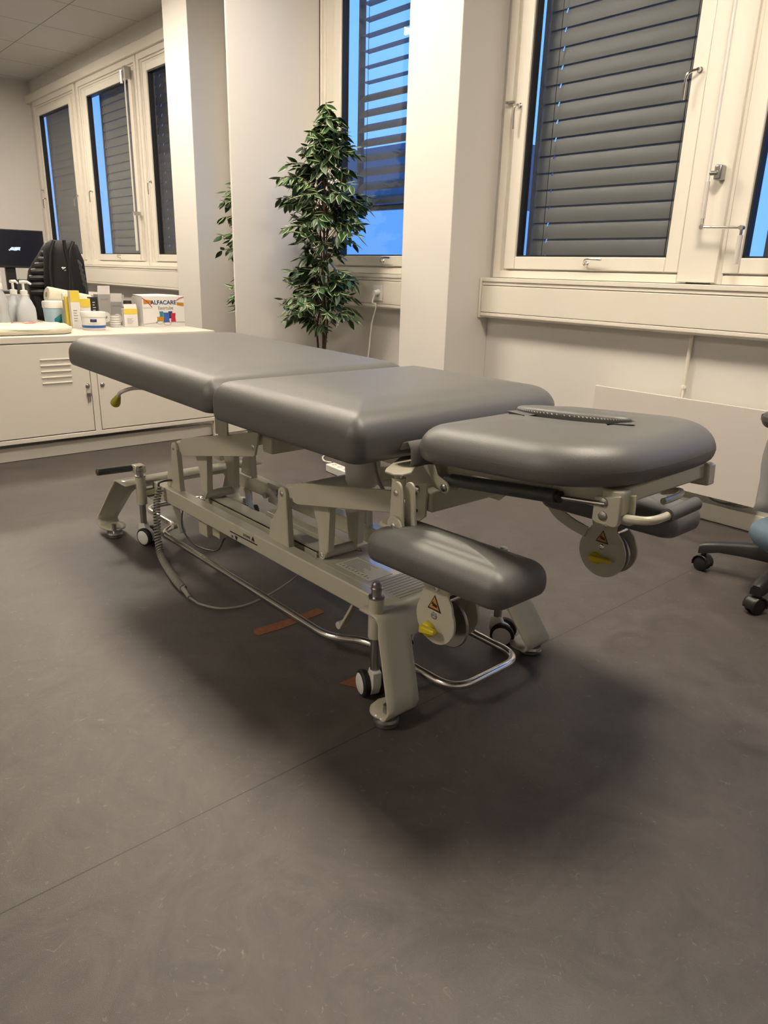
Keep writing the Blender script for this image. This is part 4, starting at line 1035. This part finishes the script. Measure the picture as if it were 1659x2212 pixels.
# spray bottle
p = at(8, 700, X=-4.36); c = Vector((-4.36, p.y, ZT)); o = thing('spray_bottle', 'clear spray bottle with white trigger head at left photo edge', 'bottle', c)
MB().lathe(c, [(.034, 0), (.037, .005), (.036, .07), (.033, .10), (.038, .13), (.036, .16), (.022, .195), (.014, .21), (.013, .215)], 24).build('body', M_CLEAR, o)
MB().lathe(c+Vector((0, 0, .213)), [(.017, 0), (.018, .004), (.017, .028), (.014, .034)], 18).build('collar', M_WPL, o)
b = MB(); hp = c+Vector((0, 0, .245)); b.tube(spline([hp, hp+Vector((0, .004, .03)), hp+Vector((.0, -.005, .058)), hp+Vector((0, -.05, .066)), hp+Vector((0, -.085, .055))], 5), [.015]*8+[.019]*8+[.016]*4+[.012], 12)
b.tube([hp+Vector((0, -.03, .05)), hp+Vector((0, -.05, .02)), hp+Vector((0, -.045, -.01))], .006, 8); b.build('trigger_head', M_WPL, o)
MB().cyl(c+Vector((0, 0, .01)), c+Vector((0, 0, .22)), .0025, 8).build('dip_tube', M_WPL, o)
# paper roll lying behind
A2 = at(96, 637, X=-4.58); B2 = at(192, 652, X=-4.60)
A2 = at(100, 636, X=-4.70); B2 = at(192, 654, X=-4.72); dR = (B2-A2).normalized()
o = thing('paper_roll', 'thick white couch paper roll lying behind the jars', 'paper roll', A2-Vector((0, 0, .05)))
MB().lathe(A2, [(.02, 0), (.042, .001), (.047, .006), (.048, .02), (.048, (B2-A2).length)], 28, dR).build('roll', M_PILLOW, o)
MB().lathe(A2-dR*.0008, [(.012, 0), (.016, 0), (.016, .003), (.012, .003)], 16, dR).build('core', M_CARDG, o)
b = MB(); b.box(-4.74, -4.68, A2.y+.01, B2.y-.01, ZT+.0005, min(A2.z, B2.z)-.052)
tag(b.build('roll_stand', M_BLACK, bevel=.006), 'black block carrying the white paper roll behind the jars', 'stand')
# cartons and bottles
def carton(px0, px1, pyb, pyt, X, depth, m, name, label, extra=None, cat='box'):
    a = at(px0, pyb, X=X); c = at(px1, pyb, X=X); t = at((px0+px1)/2, pyt, X=X)
    h = t.z-ZT; y0, y1 = sorted((a.y, c.y))
    o = thing(name, label, cat, ((X-depth/2), (y0+y1)/2, ZT))
    MB().box(X-depth, X, y0, y1, ZT, ZT+h).build('carton', m, o, bevel=.001)
    if extra: extra(o, X, y0, y1, h)
    return o
def ye(o, X, y0, y1, h):
    MB().box(X+.0002, X+.0012, y0, y1, ZT+h*.70, ZT+h).build('yellow_band', M_CARDY, o)
    b = MB()
    for k in range(5): b.box(X+.0002, X+.001, y0+(y1-y0)*.2, y0+(y1-y0)*(.55+.07*(k % 3)), ZT+h*(.18+.07*k), ZT+h*(.2+.07*k))
    b.build('small_print', M_GINK, o)
def ye_flap(o, X, y0, y1, h):
    ye(o, X, y0, y1, h)
    MB().box(X-.002, X, y0+.002, y1-.002, ZT+h, ZT+h+.028, Matrix.Rotation(-.25, 3, 'Y'), (X, y0, ZT+h)).build('open_flap', M_CARD, o)
carton(158, 178, 707, 628, -4.40, .035, M_CARD, 'lotion_carton', 'tall slim yellow and white carton beside the navy badge jar', ye)
carton(146, 159, 700, 640, -4.45, .05, M_CARDY, 'lotion_carton', 'yellow carton tucked behind the tall slim carton', None)
carton(178, 200, 707, 645, -4.42, .05, M_CARD, 'lotion_carton', 'shorter yellow topped white carton behind the navy badge jar', ye)
def blk(o, X, y0, y1, h):
    b = MB()
    for k in range(5): b.box(X+.0002, X+.001, y0+(y1-y0)*.25, y0+(y1-y0)*(.5+.08*(k % 3)), ZT+h*(.45+.09*k), ZT+h*(.475+.09*k))
    b.build('white_print', M_CARD, o)
carton(200, 216, 700, 642, -4.50, .05, M_BLACK, 'tape_carton', 'black carton with small white print among the cartons', blk)
def gr(o, X, y0, y1, h):
    w = y1-y0
    MB().lathe((X+.0004, (y0+y1)/2, ZT+h*.28), [(w*.42, 0), (w*.42, .001)], 24, (1, 0, 0)).build('printed_disc', M_CARD, o)
    MB().lathe((X+.0016, (y0+y1)/2, ZT+h*.28), [(w*.12, 0), (w*.12, .001)], 16, (1, 0, 0)).build('disc_hub', M_GINK, o)
    MB().box(X+.0002, X+.001, y0+w*.2, y0+w*.8, ZT+h*.82, ZT+h*.87).build('lettering', M_GINK, o)
    MB().box(X-.004, X-.002, y0, y1, ZT+h, ZT+h+.05, Matrix.Rotation(.2, 3, 'Y'), (X, y0, ZT+h)).build('open_flap', M_CARD, o)
carton(217, 243, 700, 636, -4.48, .07, M_CARDG, 'tape_carton', 'taller grey carton with open white flap and printed disc', gr)
carton(243, 267, 700, 652, -4.50, .06, M_CARDG, 'tape_carton', 'lower grey carton with open flap behind the stacked tape rolls', gr)
carton(270, 299, 705, 667, -4.36, .035, M_CARD, 'lotion_carton', 'small yellow topped white carton between tape rolls and large box', ye_flap)
# stack of tape rolls
a = at(254, 706, X=-4.37)
for k in range(5):
    t_ = MB(); t_.lathe((-4.40, a.y, ZT+.0005+k*.0135), [(.010, 0), (.030-.001*k, 0), (.031-.001*k, .002), (.031-.001*k, .0115), (.030-.001*k, .013), (.010, .013)], 24)
    lab = ['lowest white tape roll of the small stack on the cabinet', 'second white tape roll from the bottom of the stack', 'middle white tape roll of the small stack', 'second white tape roll from the top of the stack', 'topmost white tape roll of the small stack'][k]
    t_ = tag(t_.build('tape_roll', M_WPL), lab, 'tape roll', 'stacked white tape rolls')
    MB().lathe((-4.40, a.y, ZT+.0005+k*.0135), [(.0312-.001*k, .010), (.0318-.001*k, .0105), (.0318-.001*k, .0125), (.0305-.001*k, .0132)], 24).build('dark_edge', M_CARDG, t_)
# black bottle
a = at(279, 700, X=-4.47); c = Vector((-4.47, a.y, ZT)); o = thing('black_bottle', 'black topped bottle behind the small yellow carton', 'bottle', c)
MB().lathe(c, [(.026, 0), (.028, .004), (.028, .09), (.026, .098)], 20).build('body', M_DGREY, o)
MB().lathe(c+Vector((0, 0, .098)), [(.031, 0), (.031, .004), (.024, .045), (.023, .05)], 20).build('cap', M_BLACK, o)
# slim white capped tube
a = at(144, 700, X=-4.48); c = Vector((-4.48, a.y, ZT)); o = thing('slim_bottle', 'slim bottle with tall white cap before the paper roll', 'bottle', c)
MB().lathe(c, [(.008, 0), (.009, .003), (.009, .15), (.006, .155)], 16).build('body', M_CABLE, o)
MB().lathe(c+Vector((0, 0, .152)), [(.011, 0), (.0115, .002), (.0115, .034), (.009, .037)], 16).build('cap', M_WPL, o)

# ------------------------------------------------------------------ LEFT: desk, monitor, chair with jacket and backpack
o = thing('computer_desk', 'pale desk carrying the monitor beyond the cabinet', 'desk', (-7.1, 1.6, 0))
MB().box(-7.5, -6.75, .7, 2.75, .70, .73).build('desk_top', M_WOOD, o, bevel=.002)
for (x_, y_) in ((-7.45, .75), (-6.8, .75), (-7.45, 2.7), (-6.8, 2.7)): MB().box(x_-.025, x_+.025, y_-.025, y_+.025, 0, .70).build('leg', M_DGREY, o)
m0 = at(92, 499, X=-7.0); m1 = at(92, 580, X=-7.0)
o = thing('computer_monitor', 'dark computer monitor with small blue logo on its screen', 'monitor', (-7.03, m0.y-.28, .73))
MB().box(-7.04, -7.0, m0.y-.56, m0.y, m1.z, m0.z).build('housing', M_BLACK, o, bevel=.004)
MB().box(-7.0, -6.998, m0.y-.55, m0.y-.008, m1.z+.02, m0.z-.008).build('screen', M_SCREEN, o)
b = MB()
for (u0, u1, v0, v1) in ((19, 22, 539, 541), (22, 27, 536, 540), (25, 30, 534, 540), (29, 33, 537, 541), (32, 36, 534, 541), (36, 40, 534, 540), (40, 44, 534, 536), (41.5, 42.5, 534, 541)):
    A_ = at(u0, v1, X=-6.997); B_ = at(u1, v0, X=-6.997); b.box(-6.9978, -6.9968, A_.y, B_.y, A_.z, B_.z)
b.build('screen_logo', M_LOGO, o)
MB().box(-7.06, -7.03, m0.y-.33, m0.y-.25, .76, m1.z+.1).build('stand_neck', M_BLACK, o)
MB().box(-7.15, -6.92, m0.y-.40, m0.y-.18, .731, .75).build('stand_foot', M_BLACK, o, bevel=.004)
# dark desk items
for (px, py, w, h, lab) in ((50, 590, .05, .07, 'small dark desk device under the monitor beside its stand'), (78, 590, .06, .12, 'dark grey desk telephone handset between monitor and jacket')):
    q = at(px, py, X=-6.85)
    tag(MB().box(-6.9, -6.82, q.y-w, q.y+w, .731, .731+h+.05).build('desk_device', M_DGREY, bevel=.012), lab, 'device')
# office chair behind cabinet
cx_, cy_ = -5.80, 1.96
o = thing('office_chair', 'black office chair hidden under the jacket and backpack', 'chair', (cx_, cy_, 0))
MB().box(cx_-.45, cx_+.02, cy_-.24, cy_+.24, .46, .53).build('seat', M_JACK, o, bevel=.03)
MB().box(cx_-.02, cx_+.05, cy_-.20, cy_+.08, .60, 1.08).build('backrest', M_JACK, o, bevel=.03)
MB().cyl((cx_-.22, cy_, .08), (cx_-.22, cy_, .46), .03, 16).build('column', M_BLACK, o)
for k in range(5):
    a = 2*PI*k/5; MB().tube([(cx_-.22, cy_, .12), (cx_-.22+.28*math.cos(a), cy_+.28*math.sin(a), .075)], [.03, .018], 10).build('base_arm', M_BLACK, o)
    MB().cyl((cx_-.22+.28*math.cos(a), cy_-.012+.28*math.sin(a), .028), (cx_-.22+.28*math.cos(a), cy_+.012+.28*math.sin(a), .028), .028, 14).build('castor', M_RUB, o)
# quilted jacket draped over the chair back
XJ = -5.67
def sil(pts, X): return [(at(x, y, X=X).y, at(x, y, X=X).z) for (x, y) in pts]
def puffy(name, poly, X, t, m, parent, rows_=1.0):
    """soft shape: traced outline with rounded thickness"""
    cx = sum(p[0] for p in poly)/len(poly); cz = sum(p[1] for p in poly)/len(poly); b = MB(); R = []
    for (k, d) in ((.80, -t), (.95, -t*.8), (1.0, -t*.4), (1.0, 0), (.97, t*.5), (.88, t*.85), (.6, t*1.0), (.25, t*1.05), (.02, t*1.05)):
        R.append([Vector((X+d, cx+(p[0]-cx)*k, cz+(p[1]-cz)*k)) for p in poly])
    b.grid(R, close=True); n = len(poly); b.f.append(tuple(range(n-1, -1, -1))); b.mi.append(0)
    return b.build(name, m, parent, ang=70)
o = thing('quilted_jacket', 'black quilted jacket draped over the left side of the chair', 'jacket', (XJ, 1.8, .6))
poly = sil([(118, 520), (100, 522), (92, 535), (84, 550), (72, 568), (63, 585), (61, 605), (66, 640), (80, 690), (120, 700), (150, 690), (150, 600), (140, 530)], XJ)
puffy('body', poly, XJ-.01, .05, M_JACK2, o)
b = MB()
for k, (x0, x1, y) in enumerate(((97, 118, 534), (88, 116, 548), (82, 114, 561), (74, 112, 573), (66, 112, 586), (62, 112, 600), (63, 112, 614), (66, 110, 630))):
    A_ = at(x0, y+1, X=XJ); B_ = at(x1, y+3, X=XJ); b.tube([A_+Vector((.02, 0, 0)), (A_+B_)/2+Vector((.05, 0, .004)), B_+Vector((.052, 0, 0))], [.022, .030, .030], 10)
b.build('quilting', M_JACK2, o)
XB = -5.48
o = thing('backpack', 'black backpack with a small white mark hanging on the chair', 'backpack', (XB, 2.0, .6))
poly = sil([(98, 560), (97, 540), (101, 524), (112, 518), (130, 519), (152, 521), (164, 528), (170, 545), (178, 562), (182, 590), (186, 620), (188, 660), (180, 695), (110, 695), (104, 660), (98, 600)], XB)
puffy('body', poly, XB, .075, M_JACK, o)
b = MB()
for pts in ([(108, 520), (101, 545), (100, 580), (104, 620)], [(130, 519), (133, 540), (140, 570), (143, 610), (141, 650)], [(150, 522), (143, 540), (142, 570), (147, 600), (150, 640)]):
    b.tube([at(x, y, X=XB)+Vector((.075, 0, 0)) for (x, y) in pts], .012, 8)
b.build('straps', M_JACK2, o)
b = MB()
for (x0, y0, x1, y1) in ((124, 578, 128, 577), (126, 581, 132, 577), (130, 584, 133, 583)): b.tube([at(x0, y0, X=XB)+Vector((.086, 0, 0)), at(x1, y1, X=XB)+Vector((.086, 0, 0))], .0035, 6)
b.build('small_mark', M_CARD, o)
b = MB()
for k in range(5): b.tube([at(158+3*k, 560+12*k, X=XB)+Vector((.06, 0, 0)), at(166+3*k, 572+12*k, X=XB)+Vector((.07, 0, 0)), at(162+5*k, 590+13*k, X=XB)+Vector((.055, 0, 0))], .014, 8)
b.build('side_folds', M_DGREY, o)

# ------------------------------------------------------------------ RIGHT: swivel stool / chair cut by frame
hx_, hy_ = -.755, 2.575
o = thing('swivel_chair', 'black star based swivel chair with blue grey seat at right edge', 'chair', (hx_, hy_, 0))
base_a = math.atan2(2.49-hy_, -1.05-hx_)
for k in range(5):
    a = base_a+2*PI*k/5; e = Vector((math.cos(a), math.sin(a), 0)); c = Vector((hx_, hy_, 0)); rr_ = .300
    s_ = Vector((-e.y, e.x, 0)); b = MB(); rows = []
    for (t, zt, zbm, w) in ((.02, .150, .085, .034), (.10, .146, .088, .030), (.18, .134, .088, .026), (.25, .120, .085, .024), (.300, .108, .070, .022), (.318, .098, .066, .018)):
        rows.append([c+e*t+s_*w+Vector((0, 0, zbm)), c+e*t+s_*w*.95+Vector((0, 0, zt-.012)), c+e*t+s_*w*.5+Vector((0, 0, zt)), c+e*t-s_*w*.5+Vector((0, 0, zt)), c+e*t-s_*w*.95+Vector((0, 0, zt-.012)), c+e*t-s_*w+Vector((0, 0, zbm))])
    b.grid(rows, close=True); b.f.append(tuple(range(30, 36))); b.mi.append(0); b.build('base_arm', M_BLACK, o, ang=50)
    w0 = c+e*.300; tw = Vector((math.cos(a*1.0+.9+k), math.sin(a*1.0+.9+k), 0)) if k > 1 else s_*(.93)+e*.35; tw.normalize()
    b = MB(); b.cyl(w0+Vector((0, 0, .045)), w0+Vector((0, 0, .075)), .008, 10)
    f_ = Vector((-tw.y, tw.x, 0)); 
    rows = []
    for q in range(9):
        an = math.radians(-20+220*q/8); rows.append([w0+tw*t_+f_*(.029*math.cos(an))+Vector((0, 0, .030+.029*math.sin(an))) for t_ in (-.022, -.012, .012, .022)])
    b.grid(rows); hc_ = b.build('castor', M_BLACK, o, ang=60, solid=.003)
    for sg in (-1, 1): MB().lathe(w0+tw*sg*.006+Vector((0, 0, .026)), [(.010, 0), (.0255, .001), (.026, .004), (.026, .011), (.021, .0135)], 20, tw*sg).build('wheel', M_RUB, hc_)
MB().lathe((hx_, hy_, .08), [(.045, 0), (.05, .02), (.05, .06), (.03, .085), (.026, .12), (.026, .20), (.016, .201), (.016, .33)], 24).build('gas_column', M_BLACK, o)
# draped blue-grey cover reaching low at the left side
b = MB(); rows = []
for (z_, g) in ((.165, .55), (.170, .80), (.19, .95), (.215, 1.02), (.245, 1.0), (.258, .93), (.262, .7), (.263, .3), (.263, .02)):
    rows.append([Vector((-.605+.270*g*math.copysign(abs(math.cos(a))**.7, math.cos(a)), 2.45+.13*g*math.copysign(abs(math.sin(a))**.7, math.sin(a)), z_)) for a in [2*PI*i/40 for i in range(40)]])
b.grid(rows, close=True); b.f.append(tuple(range(39, -1, -1))); b.mi.append(0); plabel(b.build('foot_cushion', M_SEAT, o, ang=60), 'blue grey padded part above the star base')
b = MB(); rows = []
for k in range(9):
    z_ = .262+.30*k/8; rows.append([(-.912+.006*math.sin(k)+.045*t, 2.505+.008*math.sin(7*t+k*.4), z_) for t in range(7)])
b.grid(rows); plabel(b.build('cloth_cover', M_SEATG, o, solid=.004), 'pale grey hanging cloth')
pad(-.918, -.45, 2.37, 2.70, .562, .622, (.08, .08, .08, .08), rt=.035, rb=.035, crown=.004).build('seat', M_DGREY, o, ang=80)
MB().cyl((hx_, hy_, .40), (hx_, hy_, .556), .016, 16).build('upper_column', M_BLACK, o)

# ------------------------------------------------------------------ POTTED TREES (artificial ficus)
def leaf(b, base, d, L, up):
    d = d.normalized(); s_ = d.cross(up)
    s_ = s_.normalized() if s_.length > 1e-3 else d.orthogonal().normalized(); n = s_.cross(d).normalized()
    prof = ((0, .05), (.16, .62), (.38, 1.0), (.62, .82), (.84, .38), (1.0, .02))
    W = L*.26; o_ = len(b.v); pts = []
    for (t, w) in prof:
        c = base+d*(t*L)-up*(.16*L*t*t); ww = W*w
        pts += [c+s_*ww-n*ww*.22, c+s_*ww*.74, c+n*.0+(-n)*ww*.18, c-s_*ww*.74, c-s_*ww-n*ww*.22]
    b.v += pts
    for i in range(len(prof)-1):
        for k in range(4):
            b.f.append((o_+i*5+k, o_+i*5+k+1, o_+(i+1)*5+k+1, o_+(i+1)*5+k)); b.mi.append(b.mats.index(M_LEAFE) if (k in (0, 3) and b.var) else b.mats.index(M_LEAF))
def tree(bx, by, seed, label, name='potted_ficus', xmax=9):
    rnd = random.Random(seed); o = thing(name, label, 'plant', (bx, by, 0))
    b = MB(); b.lathe((bx, by, 0), [(.085, 0), (.095, .01), (.115, .19), (.12, .20), (.112, .20), (.108, .17), (.02, .17)], 28); b.build('pot', M_POT, o)
    MB().lathe((bx, by, .165), [(.107, 0), (.105, .012), (.02, .02)], 24).build('soil', M_SOIL, o)
    stems = [spline([(bx, by, .17), (bx+.005, by, .5), (bx-.006, by+.01, .8), (bx+.006, by, 1.1), (bx+.01, by, 1.5), (bx+.03, by, 1.80)], 6),
             spline([(bx-.03, by+.01, .17), (bx-.050, by, .5), (bx-.062, by, .68), (bx-.03, by+.02, .85), (bx-.02, by, 1.1), (bx-.04, by, 1.35)], 6),
             spline([(bx+.03, by, .17), (bx+.028, by-.01, .5), (bx+.055, by-.01, .72), (bx+.05, by, .9), (bx+.03, by, 1.15), (bx+.06, by, 1.45)], 6)]
    st = MB(); st.tube(stems[0], [.013-.010*i/30 for i in range(len(stems[0]))], 8); st.tube(stems[1], [.008-.005*i/30 for i in range(len(stems[1]))], 8); st.tube(stems[2], [.008-.005*i/30 for i in range(len(stems[2]))], 8)
    fo = MB(); fo.use(M_LEAF); fo.use(M_LEAFE); fo.var = True
    prof = [(.66, .12), (.70, .25), (.78, .32), (.86, .29), (.93, .31), (1.0, .25), (1.05, .13), (1.10, .24), (1.17, .34), (1.25, .31), (1.35, .26), (1.45, .29), (1.53, .24), (1.60, .17), (1.68, .16), (1.75, .10), (1.82, .05), (1.87, .02)]
    def rad(z):
        for i in range(len(prof)-1):
            if prof[i][0] <= z <= prof[i+1][0]:
                t = (z-prof[i][0])/(prof[i+1][0]-prof[i][0]); return prof[i][1]*(1-t)+prof[i+1][1]*t
        return .02
    for k in range(215):
        z = rnd.uniform(.70, 1.80) if rnd.random() < .9 else rnd.uniform(1.65, 1.88)
        if 1.02 < z < 1.09 and rnd.random() < .8: continue
        s_ = min(stems[rnd.choice((0, 0, 1, 2)) if z < 1.4 else 0], key=lambda p: abs(p.z-z))
        R_ = rad(z)*rnd.uniform(.5, 1.12); a = rnd.uniform(0, 2*PI)
        end = Vector((bx+R_*math.cos(a), by+R_*math.sin(a)*.82, z+rnd.uniform(-.03, .02)))
        if z > 1.6: end.x += .04
        if end.y > 2.96: end.y = 2.96-rnd.random()*.03
        end.x = min(end.x, xmax)
        start = Vector((s_.x, s_.y, z-.10-rnd.random()*.03)); mid = (start+end)/2+Vector((0, 0, .06))
        tw = spline([start, mid, end], 5); st.tube(tw, .0018, 5)
        nl = int(5+8*R_/.3)
        for j in range(nl):
            t = .35+.65*j/max(1, nl-1); i = min(len(tw)-2, int(t*(len(tw)-1))); p = tw[i]*(1-(t*(len(tw)-1)-i))+tw[i+1]*(t*(len(tw)-1)-i) if t < 1 else tw[-1]
            td = (tw[-1]-tw[-3]).normalized(); sd = td.cross(Vector((0, 0, 1))).normalized()*(1 if j % 2 else -1)
            d = (td*rnd.uniform(.3, .9)+sd*rnd.uniform(.3, 1)+Vector((0, 0, rnd.uniform(-.95, .55)))).normalized()
            fo.var = rnd.random() < .75
            leaf(fo, p+d*.004, d, rnd.uniform(.054, .080), (Vector((0, 0, 1))+Vector((rnd.uniform(-.5, .5), rnd.uniform(-.5, .5), 0))).normalized())
    for j in range(10):
        a = rnd.uniform(0, 2*PI); fo.var = True; leaf(fo, Vector((bx+.03+rnd.uniform(-.02, .02), by, 1.76+j*.010)), Vector((math.cos(a), math.sin(a), rnd.uniform(-.1, .9))), .05, Vector((0, 0, 1)))
    st.build('stems', M_BARK, o, ang=80)
    fo.build('foliage', M_LEAF, o, ang=80)
    return o
tree(-3.655, 2.72, 3, 'artificial ficus tree with variegated leaves before the narrow window')
tree(-4.47, 2.78, 11, 'second ficus tree mostly hidden behind the partition wall', xmax=-4.24)

# ------------------------------------------------------------------ LIGHTS
LAMPS = [(-3.1, 1.65), (-.75, 1.65), (-5.4, 1.65), (-7.8, 1.65), (-2.2, -1.9)]
LN = ['square ceiling light panel between treatment table and cabinet', 'square ceiling light panel near the swivel chair', 'square ceiling light panel above the office chair', 'square ceiling light panel above the computer desk', 'square ceiling light panel at the back right of the room', 'square ceiling light panel at the back middle of the room', 'square ceiling light panel at the back left of the room']
for i, (x_, y_) in enumerate(LAMPS):
    o = thing('ceiling_light', LN[i], 'ceiling light', (x_, y_, ZC-.03), 'square ceiling light panels')
    h_ = .30
    b = MB()
    b.box(x_-h_, x_+h_, y_-h_, y_-h_+.02, ZC-.03, ZC-.001); b.box(x_-h_, x_+h_, y_+h_-.02, y_+h_, ZC-.03, ZC-.001); b.box(x_-h_, x_-h_+.02, y_-h_, y_+h_, ZC-.03, ZC-.001); b.box(x_+h_-.02, x_+h_, y_-h_, y_+h_, ZC-.03, ZC-.001); b.build('frame', M_WPL, o)
    MB().box(x_-h_+.02, x_+h_-.02, y_-h_+.02, y_+h_-.02, ZC-.022, ZC-.012).build('diffuser', M_LAMP, o)

# dusk sky
w = bpy.data.worlds.new('world'); sc.world = w; w.use_nodes = True; nt = w.node_tree; bg = nt.nodes['Background']
tc = nt.nodes.new('ShaderNodeTexCoord'); sx = nt.nodes.new('ShaderNodeSeparateXYZ'); rp = nt.nodes.new('ShaderNodeValToRGB')
nt.links.new(tc.outputs['Generated'], sx.inputs[0]); nt.links.new(sx.outputs[2], rp.inputs[0]); nt.links.new(rp.outputs[0], bg.inputs[0])
e = rp.color_ramp.elements; e[0].position = 0; e[0].color = (.24, .60, 1.45, 1); e[1].position = .8; e[1].color = (.15, .46, 1.4, 1)
e.new(.25).color = (.21, .60, 1.6, 1)
bg.inputs[1].default_value = 1.1

vs = sc.view_settings; vs.view_transform = 'Standard'; vs.look = 'None'; vs.gamma = 1; vs.use_curve_mapping = False; vs.exposure = 0.08
sc.display_settings.display_device = 'sRGB'
